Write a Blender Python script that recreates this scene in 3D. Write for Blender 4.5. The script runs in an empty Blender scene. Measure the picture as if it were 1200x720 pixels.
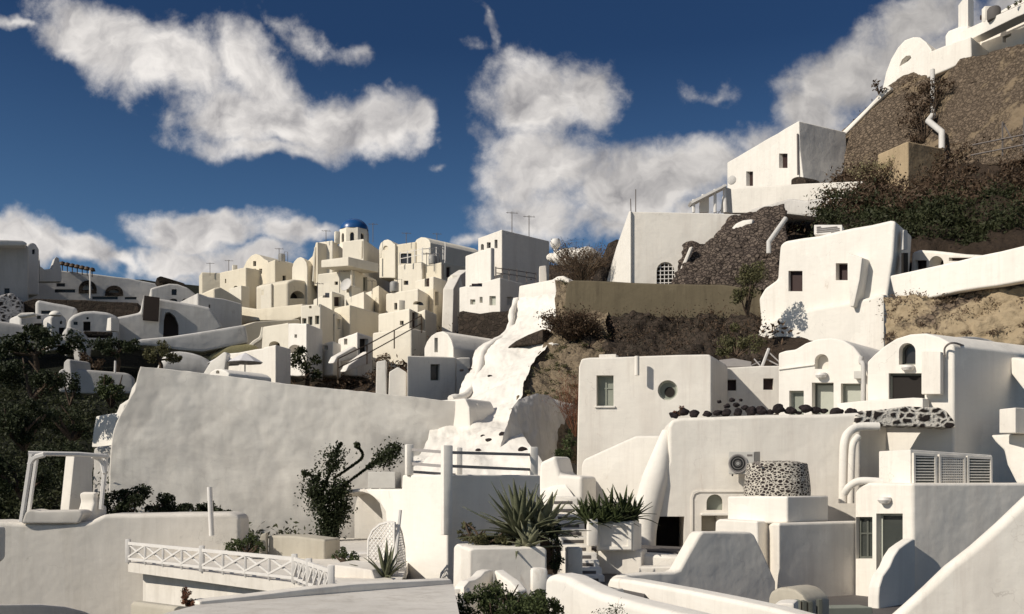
import bpy, bmesh, math, random
import numpy as np
from mathutils import Vector, Matrix, noise
random.seed(11); RNG = np.random.default_rng(11)
S = bpy.context.scene
COL = S.collection
F = 1167.0; HZ = 565.0          # focal length and eye-level row of the photograph (1200 px wide)

def W(px, py, Y): return Vector(((px-600)/F*Y, Y, (HZ-py)/F*Y))
def V3(v): return Vector((v[0], v[1], v[2] if len(v) > 2 else 0))

# ------------------------------------------------------------------ materials
def newmat(name):
    m = bpy.data.materials.new(name); m.use_nodes = True
    nt = m.node_tree; b = nt.nodes['Principled BSDF']
    b.inputs['Roughness'].default_value = .9
    b.inputs['Specular IOR Level'].default_value = .2
    return m, nt, b
def nd(nt, t, **kw):
    n = nt.nodes.new(t)
    for k, v in kw.items():
        if k in n.inputs.keys(): n.inputs[k].default_value = v
        else: setattr(n, k, v)
    return n
def noise_n(nt, vec, scale, detail=5, rough=.55, dist=0):
    n = nt.nodes.new('ShaderNodeTexNoise'); n.inputs['Scale'].default_value = scale
    n.inputs['Detail'].default_value = detail; n.inputs['Roughness'].default_value = rough
    n.inputs['Distortion'].default_value = dist
    nt.links.new(vec, n.inputs['Vector']); return n.outputs['Fac']
def ramp(nt, fac, stops):
    r = nt.nodes.new('ShaderNodeValToRGB'); e = r.color_ramp.elements
    while len(e) < len(stops): e.new(.5)
    for i, (p, c) in enumerate(stops):
        e[i].position = p; e[i].color = (*c, 1) if not isinstance(c, float) else (c, c, c, 1)
    nt.links.new(fac, r.inputs[0]); return r.outputs[0]
def mixc(nt, fac, a, b, mode='MIX'):
    m = nt.nodes.new('ShaderNodeMix'); m.data_type = 'RGBA'; m.blend_type = mode
    for s, v in ((m.inputs[0], fac), (m.inputs[6], a), (m.inputs[7], b)):
        if hasattr(v, 'links'): nt.links.new(v, s)
        elif isinstance(v, (int, float)): s.default_value = v
        else: s.default_value = (*v, 1)
    return m.outputs[2]
def mth(nt, op, a, b=None, c=None, clamp=False):
    m = nt.nodes.new('ShaderNodeMath'); m.operation = op; m.use_clamp = clamp
    for i, v in enumerate((a, b, c)):
        if v is None: continue
        if hasattr(v, 'links'): nt.links.new(v, m.inputs[i])
        else: m.inputs[i].default_value = v
    return m.outputs[0]
def pos(nt, scale=None):
    g = nt.nodes.new('ShaderNodeNewGeometry').outputs['Position']
    if scale:
        m = nt.nodes.new('ShaderNodeMapping'); m.inputs['Scale'].default_value = scale
        nt.links.new(g, m.inputs['Vector']); return m.outputs[0]
    return g
def bump(nt, b, pairs):
    last = None
    for h, st, d in pairs:
        n = nt.nodes.new('ShaderNodeBump'); n.inputs['Strength'].default_value = st; n.inputs['Distance'].default_value = d
        nt.links.new(h, n.inputs['Height'])
        if last: nt.links.new(last, n.inputs['Normal'])
        last = n.outputs[0]
    nt.links.new(last, b.inputs['Normal'])

def plaster(name, base, stain, amt=.35, far=1.0, rough=.9, lump=1.0):
    m, nt, b = newmat(name); P = pos(nt)
    big = noise_n(nt, P, .35/far, 6, .6, .6)
    st = noise_n(nt, pos(nt, (1.4/far, 1.4/far, .22/far)), 1.0, 5, .65)
    fine = noise_n(nt, P, 7/far, 6, .7)
    c1 = mixc(nt, ramp(nt, big, [(.38, 0.), (.72, 1.)]), base, [x*(1-.22*amt) for x in base])
    f2 = mth(nt, 'MULTIPLY', ramp(nt, st, [(.48, 0.), (.78, 1.)]), amt)
    c2 = mixc(nt, f2, c1, stain)
    f3 = mth(nt, 'MULTIPLY', ramp(nt, fine, [(.55, 0.), (.8, 1.)]), amt*.6)
    c3 = mixc(nt, f3, c2, stain)
    # paint worn away in small irregular patches, and grime hugging the corners
    worn = noise_n(nt, P, 1.7/far, 8, .72, .3)
    f4 = mth(nt, 'MULTIPLY', ramp(nt, worn, [(.63, 0.), (.69, 1.)]), amt*.55)
    c4 = mixc(nt, f4, c3, [x*.62 for x in stain])
    # rain streaks, broad brush marks and hairline cracks
    rs_ = noise_n(nt, pos(nt, (3.2/far, 3.2/far, .16/far)), 1.0, 6, .7)
    c4 = mixc(nt, mth(nt, 'MULTIPLY', ramp(nt, rs_, [(.52, 0.), (.74, 1.)]), .22+amt*.5), c4, stain)
    br = noise_n(nt, pos(nt, (1.1/far, 1.1/far, 5/far)), 1.6, 4, .6, .6)
    c4 = mixc(nt, mth(nt, 'MULTIPLY', ramp(nt, br, [(.45, 0.), (.7, 1.)]), .22), c4, [x*.78 for x in base])
    # repainted patches of slightly different whites, and a few damp rusty marks
    pv = nt.nodes.new('ShaderNodeTexVoronoi'); pv.inputs['Scale'].default_value = .42/far; pw = nt.nodes.new('ShaderNodeVectorMath'); pw.operation = 'MULTIPLY_ADD'; pn = nt.nodes.new('ShaderNodeTexNoise')
    pn.inputs['Scale'].default_value = 1.3/far; pn.inputs['Detail'].default_value = 5; nt.links.new(P, pn.inputs['Vector']); nt.links.new(pn.outputs['Color'], pw.inputs[0]); pw.inputs[1].default_value = (1.3*far,)*3
    nt.links.new(P, pw.inputs[2]); nt.links.new(pw.outputs[0], pv.inputs['Vector']); ps = nt.nodes.new('ShaderNodeSeparateColor'); nt.links.new(pv.outputs['Color'], ps.inputs[0])
    c4 = mixc(nt, mth(nt, 'MULTIPLY', ps.outputs[0], .5), c4, [x*.84 for x in base])
    dm = noise_n(nt, pos(nt, (2.2/far, 2.2/far, .7/far)), .9, 7, .7, .5)
    c4 = mixc(nt, mth(nt, 'MULTIPLY', ramp(nt, dm, [(.64, 0.), (.76, 1.)]), .5), c4, (stain[0]*.75, stain[1]*.62, stain[2]*.5))
    vo = nt.nodes.new('ShaderNodeTexVoronoi'); vo.feature = 'DISTANCE_TO_EDGE'; vo.inputs['Scale'].default_value = .75/far
    wv = nt.nodes.new('ShaderNodeVectorMath'); wv.operation = 'MULTIPLY_ADD'; wn_ = nt.nodes.new('ShaderNodeTexNoise'); wn_.inputs['Scale'].default_value = 2/far; wn_.inputs['Detail'].default_value = 6
    nt.links.new(P, wn_.inputs['Vector']); nt.links.new(wn_.outputs['Color'], wv.inputs[0]); wv.inputs[1].default_value = (.9*far,)*3; nt.links.new(P, wv.inputs[2]); nt.links.new(wv.outputs[0], vo.inputs['Vector'])
    ck = mth(nt, 'MULTIPLY', ramp(nt, vo.outputs['Distance'], [(.003, 1.), (.009, 0.)]), ramp(nt, big, [(.54, 0.), (.64, .32)]))
    c4 = mixc(nt, ck, c4, [x*.55 for x in stain])
    nt.links.new(c4, b.inputs['Base Color']); b.inputs['Roughness'].default_value = rough
    bump(nt, b, [(noise_n(nt, P, .7/far, 3, .5), .22*lump, .3*far), (noise_n(nt, P, 2.6/far, 6, .62), .16*lump, .05*far), (noise_n(nt, P, 30/far, 4, .65), .22, .006*far)])
    return m

def stones(name, ca, cb, mortar, scale, edge=.06, rnd=1.0, bmp=1.0, sq=(1, 1, 1.35), plas=None):
    m, nt, b = newmat(name); P = pos(nt, sq)
    w = nt.nodes.new('ShaderNodeVectorMath'); w.operation = 'MULTIPLY_ADD'
    nz = nt.nodes.new('ShaderNodeTexNoise'); nz.inputs['Scale'].default_value = scale*.9; nt.links.new(P, nz.inputs['Vector'])
    nt.links.new(nz.outputs['Color'], w.inputs[0]); w.inputs[1].default_value = (.8/scale,)*3; nz.inputs['Detail'].default_value = 4; nt.links.new(P, w.inputs[2])
    v = nt.nodes.new('ShaderNodeTexVoronoi'); v.feature = 'DISTANCE_TO_EDGE'; v.inputs['Scale'].default_value = scale; v.inputs['Randomness'].default_value = rnd
    v2 = nt.nodes.new('ShaderNodeTexVoronoi'); v2.inputs['Scale'].default_value = scale; v2.inputs['Randomness'].default_value = rnd
    nt.links.new(w.outputs[0], v.inputs['Vector']); nt.links.new(w.outputs[0], v2.inputs['Vector'])
    sc = nt.nodes.new('ShaderNodeSeparateColor'); nt.links.new(v2.outputs['Color'], sc.inputs[0])
    stone = mixc(nt, sc.outputs[0], ca, cb)
    stone = mixc(nt, mth(nt, 'MULTIPLY', noise_n(nt, P, scale*5, 4, .7), .7), stone, [x*.45 for x in ca])
    k = ramp(nt, v.outputs['Distance'], [(edge*.6, 0.), (edge*1.5, 1.)])
    c = mixc(nt, k, mortar, stone)
    if plas:
        g = ramp(nt, noise_n(nt, P, plas[0], 6, .65, .4), [(plas[1]-.03, 0.), (plas[1]+.03, 1.)])
        pc = mixc(nt, noise_n(nt, P, 2.2, 6, .7), plas[2], [x*.62 for x in plas[2]])
        c = mixc(nt, g, c, pc)
        k = mixc(nt, g, k, (.75, .75, .75))
    nt.links.new(c, b.inputs['Base Color'])
    bump(nt, b, [(noise_n(nt, P, .9, 5, .6), .5, .6), (k, .8*bmp, .35/scale), (noise_n(nt, P, scale*4, 5, .7), .5, .12/scale)])
    return m

def rock(name, a, c, d, sc=1.0, b_amt=1.0):
    m, nt, b = newmat(name); P = pos(nt)
    n1 = noise_n(nt, P, .5*sc, 9, .68, .5); n2 = noise_n(nt, P, 3.5*sc, 8, .72, .2)
    col = mixc(nt, ramp(nt, n1, [(.35, 0.), (.62, 1.)]), a, c)
    col = mixc(nt, ramp(nt, n2, [(.47, 0.), (.7, .85)]), col, d)
    nt.links.new(col, b.inputs['Base Color'])
    bump(nt, b, [(n1, .8*b_amt, .8/sc), (n2, .8*b_amt, .16/sc), (noise_n(nt, P, 16*sc, 5, .7), .6, .03/sc)])
    return m

def flat(name, c, rough=.6, metal=0, var=.15, spec=.3, sc=3):
    m, nt, b = newmat(name); P = pos(nt)
    col = mixc(nt, noise_n(nt, P, sc, 6, .65), [x*(1-var) for x in c], [min(1, x*(1+var)) for x in c])
    nt.links.new(col, b.inputs['Base Color']); b.inputs['Roughness'].default_value = rough
    b.inputs['Metallic'].default_value = metal; b.inputs['Specular IOR Level'].default_value = spec
    bump(nt, b, [(noise_n(nt, P, sc*8, 3, .6), .15, .01)])
    return m

def leafmat(name, a, c, sc=2.0, dry=None):
    m, nt, b = newmat(name); P = pos(nt)
    n1 = noise_n(nt, P, sc, 3, .6); n2 = noise_n(nt, P, sc*14, 2, .8)
    col = mixc(nt, ramp(nt, n1, [(.35, 0.), (.65, 1.)]), a, c)
    col = mixc(nt, ramp(nt, n2, [(.4, 0.), (.75, .9)]), col, dry or [x*1.9 for x in c])
    nt.links.new(col, b.inputs['Base Color']); b.inputs['Roughness'].default_value = .6
    tr = nt.nodes.new('ShaderNodeBsdfTranslucent'); nt.links.new(col, tr.inputs['Color'])
    mx = nt.nodes.new('ShaderNodeMixShader'); mx.inputs[0].default_value = .2
    nt.links.new(b.outputs[0], mx.inputs[1]); nt.links.new(tr.outputs[0], mx.inputs[2])
    nt.links.new(mx.outputs[0], nt.nodes['Material Output'].inputs[0])
    return m

M = {}
M['white'] = plaster('white_plaster', (.82, .775, .70), (.48, .41, .36), .34)
M['bright'] = plaster('fresh_whitewash', (.84, .80, .73), (.56, .50, .44), .25)
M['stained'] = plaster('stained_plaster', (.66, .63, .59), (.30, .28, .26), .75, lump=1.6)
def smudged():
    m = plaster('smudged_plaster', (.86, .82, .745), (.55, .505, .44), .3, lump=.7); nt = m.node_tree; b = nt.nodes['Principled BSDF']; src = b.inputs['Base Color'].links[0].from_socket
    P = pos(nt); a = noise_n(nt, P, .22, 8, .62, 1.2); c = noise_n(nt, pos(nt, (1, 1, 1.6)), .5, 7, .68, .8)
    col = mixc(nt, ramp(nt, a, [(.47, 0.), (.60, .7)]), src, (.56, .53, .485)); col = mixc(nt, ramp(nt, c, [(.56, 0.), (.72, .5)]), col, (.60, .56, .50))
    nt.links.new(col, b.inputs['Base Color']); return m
M['smudged'] = smudged()
M['cream'] = plaster('cream_plaster', (.73, .662, .53), (.48, .42, .32), .35, 2.2)
M['cream2'] = plaster('pale_cream_plaster', (.775, .72, .61), (.5, .45, .36), .3, 2.2)
M['grey'] = plaster('weathered_shade_grey_plaster', (.50, .48, .455), (.28, .26, .24), .6, 2.0)  # white village walls greyed, their shade put into the colour
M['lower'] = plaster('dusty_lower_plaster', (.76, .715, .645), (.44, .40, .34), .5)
M['greyhi'] = plaster('weathered_shade_pale_plaster', (.62, .60, .57), (.36, .34, .31), .5, 2.0)  # paler grey carrying the left village's shade; pipes and dishes share it
M['beige'] = plaster('beige_plaster', (.5, .46, .38), (.3, .26, .2), .4)
M['ochre'] = plaster('ochre_render', (.43, .33, .21), (.2, .15, .09), .8, lump=2)
M['olive'] = plaster('olive_render', (.145, .12, .078), (.07, .056, .037), .95, lump=1.6)
M['roof'] = plaster('grey_roof_screed', (.70, .665, .61), (.38, .34, .29), .8, lump=.5)
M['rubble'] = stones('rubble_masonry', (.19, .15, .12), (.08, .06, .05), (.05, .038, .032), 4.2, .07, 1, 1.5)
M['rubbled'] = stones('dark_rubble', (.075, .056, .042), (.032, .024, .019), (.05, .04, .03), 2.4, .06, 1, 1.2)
M['cliffwall'] = stones('half_rendered_masonry', (.23, .175, .125), (.12, .09, .065), (.11, .083, .06), 3.0, .07, 1, 1.6, (1, 1, 1.6), plas=(.28, .56, (.25, .19, .125)))
M['tanrock'] = stones('tan_cliff', (.22, .165, .12), (.10, .075, .055), (.06, .045, .035), 2.8, .07, 1, 1.2, plas=(.3, .47, (.40, .315, .205)))
M['leopard'] = stones('lava_stones_in_whitewash', (.055, .042, .038), (.028, .022, .021), (.60, .555, .48), 8.2, .115, .95, .8, (1, 1, 1.6))
M['leopardbig'] = stones('large_lava_stones_in_whitewash', (.05, .038, .035), (.022, .018, .018), (.68, .64, .57), 3.1, .13, 1, .8)
M['blackpatch'] = stones('dark_stones_in_grey_plaster', (.03, .025, .025), (.02, .018, .018), (.34, .33, .33), 2.2, .17, 1, .6)
M['rock'] = rock('tan_rock', (.36, .285, .19), (.22, .17, .115), (.10, .075, .055), 1.4, 1.2)
M['soil'] = rock('dark_volcanic_soil', (.072, .05, .035), (.045, .032, .022), (.024, .018, .014), 1.0, 1.3)
M['greensoil'] = rock('scrubby_soil', (.03, .034, .016), (.02, .022, .012), (.05, .045, .025), 1.0, 1.3)
M['lava'] = rock('black_lava_stone', (.035, .027, .028), (.02, .016, .017), (.06, .045, .045), 3.0, 1)
M['dark'] = flat('shaded_dark_glass', (.018, .016, .016), .25, 0, .3, .5)
M['void'] = flat('unlit_interior', (.02, .017, .015), .9)
M['woodred'] = flat('dark_red_wood', (.035, .018, .016), .6)
M['brown'] = flat('brown_shutter_wood', (.05, .035, .028), .8)
M['green'] = flat('grey_green_paint', (.24, .255, .215), .6)
M['greendk'] = flat('dark_grey_green_paint', (.10, .105, .09), .6)
M['palegreen'] = flat('pale_green_paint', (.42, .43, .37), .6)
M['glass'] = flat('dim_window_glass', (.05, .055, .05), .12, 0, .3, .5)
M['blue'] = flat('blue_dome_paint', (.012, .075, .23), .32, 0, .2, .5, 1)
M['paint'] = flat('white_paint', (.72, .69, .65), .5)
M['railgrey'] = flat('weathered_grey_wood', (.30, .28, .27), .7, sc=6)
M['metal'] = flat('galvanised_metal', (.38, .37, .35), .45, .3)
M['black'] = flat('black_plastic', (.02, .02, .02), .5)
M['acwhite'] = flat('off_white_sheet_metal', (.52, .50, .46), .45)
M['cable'] = flat('grey_cable', (.16, .14, .13), .7)
M['bark'] = rock('bark', (.12, .085, .06), (.07, .05, .035), (.04, .03, .02), 6)
M['slab'] = flat('dark_paving_stone', (.11, .1, .095), .8)
M['canvas'] = flat('white_canvas', (.68, .66, .66), .8)
M['leaf'] = leafmat('dark_green_leaves', (.028, .042, .015), (.06, .078, .028), 1.6, (.12, .14, .06))
M['leafdk'] = leafmat('very_dark_leaves', (.014, .021, .009), (.028, .038, .015), 1.2, (.06, .07, .032))
M['olivel'] = leafmat('olive_leaves', (.055, .055, .025), (.10, .095, .045))
M['drytwig'] = leafmat('dry_twigs', (.09, .06, .04), (.15, .11, .075))
M['redleaf'] = leafmat('rust_red_leaves', (.12, .04, .03), (.18, .09, .05))
M['scrub'] = leafmat('dry_dark_scrub', (.06, .034, .022), (.10, .06, .038), .6, (.16, .125, .08))
M['scrubgreen'] = leafmat('dim_green_scrub', (.02, .028, .011), (.038, .046, .018), .8, (.08, .08, .04))
M['agave'] = leafmat('agave_leaves', (.06, .072, .038), (.12, .13, .075), 5, (.3, .3, .19))
# the volcanic soil turns to green scrub towards the left grove
_m = M['soil']; _nt = _m.node_tree; _b = _nt.nodes['Principled BSDF']; _src = _b.inputs['Base Color'].links[0].from_socket
_sp = _nt.nodes.new('ShaderNodeSeparateXYZ'); _nt.links.new(pos(_nt), _sp.inputs[0])
_f = _nt.nodes.new('ShaderNodeMapRange'); _nt.links.new(_sp.outputs[0], _f.inputs[0]); _f.inputs[1].default_value = -22; _f.inputs[2].default_value = -13; _f.inputs[3].default_value = 1; _f.inputs[4].default_value = 0
_nt.links.new(mixc(_nt, _f.outputs[0], _src, (.012, .014, .007)), _b.inputs['Base Color'])
M['agavepale'] = leafmat('pale_agave_leaves', (.16, .17, .10), (.24, .24, .15), 5, (.42, .41, .29))
M['grass'] = leafmat('dry_grass', (.22, .19, .1), (.3, .27, .15))

# ------------------------------------------------------------------ objects
def tag(o, label=None, cat=None, group=None, kind=None):
    if label: o['label'] = label
    if cat: o['category'] = cat
    if group: o['group'] = group
    if kind: o['kind'] = kind
    return o
def thing(name, label, cat, base, group=None):
    o = bpy.data.objects.new(name, None); COL.objects.link(o); o.location = base
    o.empty_display_size = .2
    return tag(o, label, cat, group)
def wpos(o):
    p = Vector((0, 0, 0))
    while o: p = p + o.location; o = o.parent
    return p
def link(name, me, mat, parent=None, base=None):
    """mesh is in world coordinates; the object's origin is moved to base"""
    if base is None: base = wpos(parent) if parent else Vector((0, 0, 0))
    base = Vector(base)
    me.transform(Matrix.Translation(-base))
    o = bpy.data.objects.new(name, me); COL.objects.link(o)
    if parent: o.parent = parent; o.location = base - wpos(parent)
    else: o.location = base
    if mat is not None and not me.materials: me.materials.append(M[mat] if isinstance(mat, str) else mat)
    return o
def from_bm(name, bm, mat, parent=None, base=None, smooth=None):
    me = bpy.data.meshes.new(name); bm.to_mesh(me); bm.free()
    if smooth is not None:
        me.shade_smooth(); me.set_sharp_from_angle(angle=math.radians(smooth))
    return link(name, me, mat, parent, base)
def from_arr(name, v, f, mat, parent=None, base=None, smooth=False):
    me = bpy.data.meshes.new(name); v = np.asarray(v, dtype=np.float32); f = np.asarray(f, dtype=np.int32)
    me.vertices.add(len(v)); me.vertices.foreach_set('co', v.ravel())
    k = f.shape[1]; me.loops.add(f.size); me.loops.foreach_set('vertex_index', f.ravel())
    me.polygons.add(len(f)); me.polygons.foreach_set('loop_start', np.arange(0, f.size, k, dtype=np.int32))
    me.update(calc_edges=True)
    if smooth: me.shade_smooth()
    return link(name, me, mat, parent, base)

class Plane:
    """a vertical plane standing on the plan line through two points given as (column, depth)"""
    def __init__(s, a, b, world=False):
        if world: s.a = Vector(a[:2]); s.b = Vector(b[:2])
        else:
            s.a = Vector(((a[0]-600)/F*a[1], a[1])); s.b = Vector(((b[0]-600)/F*b[1], b[1]))
        s.d = (s.b-s.a).normalized(); n = Vector((s.d.y, -s.d.x))
        mid = (s.a+s.b)/2
        if n.dot(mid) > 0: n = -n
        s.n = Vector((n.x, n.y, 0)); s.inw = -s.n
    def depth(s, px):
        r = Vector(((px-600)/F, 1)); n = s.n.xy
        return n.dot(s.a)/n.dot(r)
    def pt(s, px, py): return W(px, py, s.depth(px))
    def pp(s, q): return s.pt(q[0], q[1])

def resamp(pts, step, wob, seed=0):
    out = []
    for i, p in enumerate(pts):
        q = pts[(i+1) % len(pts)]; L = (q-p).length; n = max(1, int(L/step))
        for k in range(n):
            r = p.lerp(q, k/n)
            if wob: r = r+Vector((0, 0, noise.noise(r*.9+Vector((seed, 0, 0)))*wob))
            out.append(r)
    return out

def prism_bm(pts, ext, bev=0, seg=2, bm=None):
    own = bm is None
    if own: bm = bmesh.new()
    ext = V3(ext)
    a = [bm.verts.new(p) for p in pts]; b = [bm.verts.new(p+ext) for p in pts]
    fs = [bm.faces.new(a), bm.faces.new(list(reversed(b)))]
    n = len(a)
    for i in range(n): fs.append(bm.faces.new((a[(i+1) % n], a[i], b[i], b[(i+1) % n])))
    bmesh.ops.recalc_face_normals(bm, faces=fs)
    if bev and own:
        es = [e for e in bm.edges if len(e.link_faces) == 2 and e.calc_face_angle(0) > .35]
        bmesh.ops.bevel(bm, geom=es, offset=bev, segments=seg, profile=.5, affect='EDGES', clamp_overlap=True)
    return bm

CUTS = []      # (object, cutter bmesh) pairs resolved at the end
def prism(name, pl, outline, ext, mat, parent=None, bev=.08, off=0, wob=0, label=None, cat=None, group=None, base=None, seg=2, cut=None, wn=True):
    pts = [pl.pt(*q)+pl.inw*off for q in outline]
    if wob: pts = resamp(pts, .9, wob, len(CUTS))
    if isinstance(ext, (int, float)): ext = pl.inw*ext
    bm = prism_bm(pts, ext, bev, seg)
    if base is None and parent is None:
        zs = min(p.z for p in pts); c = sum(pts, Vector())/len(pts)+V3(ext)/2; base = Vector((c.x, c.y, zs))
    o = from_bm(name, bm, mat, parent, base, 40 if bev else None)
    if bev and wn:
        w = o.modifiers.new('wn', 'WEIGHTED_NORMAL'); w.keep_sharp = True
    if label: tag(o, label, cat, group)
    return o

def rect(x0, y0, x1, y1): return [(x0, y1), (x0, y0), (x1, y0), (x1, y1)]
def arch(x0, y0, x1, y1, spring=None, n=10):
    s = spring if spring is not None else y0+(x1-x0)/2
    cx = (x0+x1)/2; r = (x1-x0)/2
    return [(x0, y1)]+[(cx-r*math.cos(math.pi*k/n), s-(s-y0)*math.sin(math.pi*k/n)) for k in range(n+1)]+[(x1, y1)]
def disc(cx, cy, rx, ry=None, n=24):
    ry = ry or rx
    return [(cx+rx*math.cos(2*math.pi*k/n), cy+ry*math.sin(2*math.pi*k/n)) for k in range(n)]
def scale_poly(p, k):
    cx = sum(q[0] for q in p)/len(p); cy = (min(q[1] for q in p)+max(q[1] for q in p))/2
    return [(cx+(q[0]-cx)*k, cy+(q[1]-cy)*k) for q in p]

def ring(name, pl, poly, t, th, mat, parent, off):
    """a frame: band of width t (m) inside the outline"""
    P = [pl.pt(*q)+pl.inw*off for q in poly]; c = sum(P, Vector())/len(P)
    n = len(P); Q = []
    for i in range(n):
        a, b, d = P[i-1], P[i], P[(i+1) % n]
        e1 = (b-a).normalized(); e2 = (d-b).normalized()
        n1 = pl.n.cross(e1); n2 = pl.n.cross(e2)
        if n1.dot(c-b) < 0: n1 = -n1
        if n2.dot(c-b) < 0: n2 = -n2
        m = (n1+n2); m = m/max(.3, m.length_squared)*2
        Q.append(b+m*t)
    bm = bmesh.new(); ext = pl.inw*th
    A = [bm.verts.new(p) for p in P]; B = [bm.verts.new(p) for p in Q]
    A2 = [bm.verts.new(p+ext) for p in P]; B2 = [bm.verts.new(p+ext) for p in Q]
    for i in range(n):
        j = (i+1) % n
        bm.faces.new((A[i], A[j], B[j], B[i])); bm.faces.new((B[i], B[j], B2[j], B2[i])); bm.faces.new((A[j], A[i], A2[i], A2[j])); bm.faces.new((A2[j], A2[i], B2[i], B2[j]))
    bmesh.ops.recalc_face_normals(bm, faces=bm.faces[:])
    return from_bm(name, bm, mat, parent)

def bars_bm(bm, a, b, w, th, up=Vector((0, 0, 1)), nrm=Vector((0, -1, 0))):
    """square bar from a to b"""
    d = (b-a); L = d.length
    if L < 1e-4: return
    d = d/L; s = d.cross(nrm)
    if s.length < 1e-3: s = d.cross(Vector((1, 0, 0)))
    s.normalize(); t = s.cross(d)
    vs = []
    for p in (a, b):
        for i, j in ((-1, -1), (1, -1), (1, 1), (-1, 1)): vs.append(bm.verts.new(p+s*(w/2*i)+t*(th/2*j)))
    for f in ((0, 1, 2, 3), (7, 6, 5, 4), (0, 4, 5, 1), (1, 5, 6, 2), (2, 6, 7, 3), (3, 7, 4, 0)): bm.faces.new([vs[k] for k in f])

def hatch(name, pl, poly, angs, sp, w, mat, parent, off=0):
    """lattice: bars clipped to a polygon on a plane; sp and w in metres"""
    P = [pl.pt(*q)+pl.inw*off for q in poly]; o = P[0]; ux = Vector((pl.d.x, pl.d.y, 0)); uz = Vector((0, 0, 1))
    P2 = [((p-o).dot(ux), (p-o).z) for p in P]; bm = bmesh.new()
    for k, ang in enumerate(angs):
        c, s = math.cos(ang), math.sin(ang)
        R = [(x*c+y*s, -x*s+y*c) for x, y in P2]
        lo = min(r[1] for r in R); hi = max(r[1] for r in R); y = lo+sp/2
        while y < hi:
            xs = []
            for i in range(len(R)):
                (x0, y0), (x1, y1) = R[i], R[(i+1) % len(R)]
                if (y0-y)*(y1-y) < 0: xs.append(x0+(x1-x0)*(y-y0)/(y1-y0))
            xs.sort()
            for i in range(0, len(xs)-1, 2):
                q = [o+ux*(x*c-y*s)+uz*(x*s+y*c)+pl.inw*(.008*k) for x in (xs[i], xs[i+1])]
                bars_bm(bm, q[0], q[1], w, w*.5, nrm=pl.n)
            y += sp
    bmesh.ops.recalc_face_normals(bm, faces=bm.faces[:])
    return from_bm(name, bm, mat, parent)

def O(kind, poly, side='F', depth=.22, mat=None, frame=None, mull=0, name=None, label=None):
    return dict(kind=kind, poly=poly, side=side, depth=depth, mat=mat, frame=frame, mull=mull, name=name, label=label)

def openings(parent, body, planes, ops):
    if not ops: return
    cb = bmesh.new()
    for o in ops:
        pl = planes[o['side']]; d = o['depth']
        poly = o['poly']
        prism_bm([pl.pt(*q)-pl.inw*.5 for q in poly], pl.inw*(.5+d), bm=cb)
        if o['kind'] == 'none': continue
        nm = o['name'] or {'win': 'window', 'door': 'door', 'niche': 'niche'}[o['kind']]
        mt = o['mat'] or ('dark' if o['kind'] == 'win' else 'brown')
        if not o['frame'] and not o['mat'] and pl.depth(poly[0][0]) < 75 and o['kind'] == 'win': o['frame'] = 'woodred'
        if o['frame']:
            fr = ring(nm, pl, scale_poly(poly, 1.0), .07, .07, o['frame'], parent, d-.075)
            pn = prism('pane' if o['kind'] == 'win' else 'door_panel', pl, scale_poly(poly, .985), .02, mt, fr, 0, off=d-.03)
            if o['mull']:
                xs = [q[0] for q in poly]; ys = [q[1] for q in poly]; bm = bmesh.new()
                for i in range(1, o['mull']+1):
                    x = min(xs)+(max(xs)-min(xs))*i/(o['mull']+1)
                    bars_bm(bm, pl.pt(x, min(ys)+1)+pl.inw*(d-.05), pl.pt(x, max(ys)-1)+pl.inw*(d-.05), .06, .04, nrm=pl.n)
                yy = min(ys)+(max(ys)-min(ys))*.4
                bars_bm(bm, pl.pt(min(xs)+1, yy)+pl.inw*(d-.052), pl.pt(max(xs)-1, yy)+pl.inw*(d-.052), .05, .035, nrm=pl.n)
                from_bm('glazing_bar', bm, o['frame'], fr)
            top = fr
        else:
            top = prism(nm, pl, scale_poly(poly, .98), .05, mt, parent, 0, off=d-.06)
        if o['label']: top['label'] = o['label']
    CUTS.append((body, cb))

def house(name, label, cat, pl, outline, ext, mat='white', bev=.12, ops=(), group=None, wob=.04, seg=3, drop=None):
    yb_ = max(q[1] for q in outline); Y_ = pl.depth(outline[0][0])
    if drop is None: drop = 16 if Y_ > 55 else 0
    outline = [(q[0], q[1]+drop) if q[1] > yb_-2 else q for q in outline]
    pts = [pl.pt(*q) for q in outline]
    if isinstance(ext, (int, float)): ext = pl.inw*ext
    ext = V3(ext)
    c = sum(pts, Vector())/len(pts)+ext/2; base = Vector((c.x, c.y, min(p.z for p in pts)))
    t = thing(name, label, cat, base, group)
    b = prism('wall', pl, outline, ext, mat, t, bev, wob=wob, seg=seg)
    xr = max(outline, key=lambda q: q[0]); pr = pl.pt(*xr); xl = min(outline, key=lambda q: q[0]); pL = pl.pt(*xl)
    planes = {'F': pl, 'R': Plane(pr, pr+ext, True), 'L': Plane(pL, pL+ext, True)}
    openings(t, b, planes, list(ops))
    t_ = t; return t, b, planes

def corner(name, label, cat, L, C, R, yb, Yc, mat='cream', ops=(), bev=.15, group=None, ytl=None):
    """a box house whose near vertical corner stands at column C; L and R are the far ends of its two faces, tops level"""
    zl = HZ-C[1]
    Yl = Yc*zl/(HZ-L[1]); Yr = Yc*zl/(HZ-R[1])
    pl = Plane((L[0], Yl), (C[0], Yc)); pc = W(C[0], C[1], Yc); pr = W(R[0], R[1], Yr)
    e = pr-pc; e.z = 0
    return house(name, label, cat, pl, [(L[0], yb), (L[0], L[1]), (C[0], C[1]), (C[0], yb)], e, mat, bev, ops, group)

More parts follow.
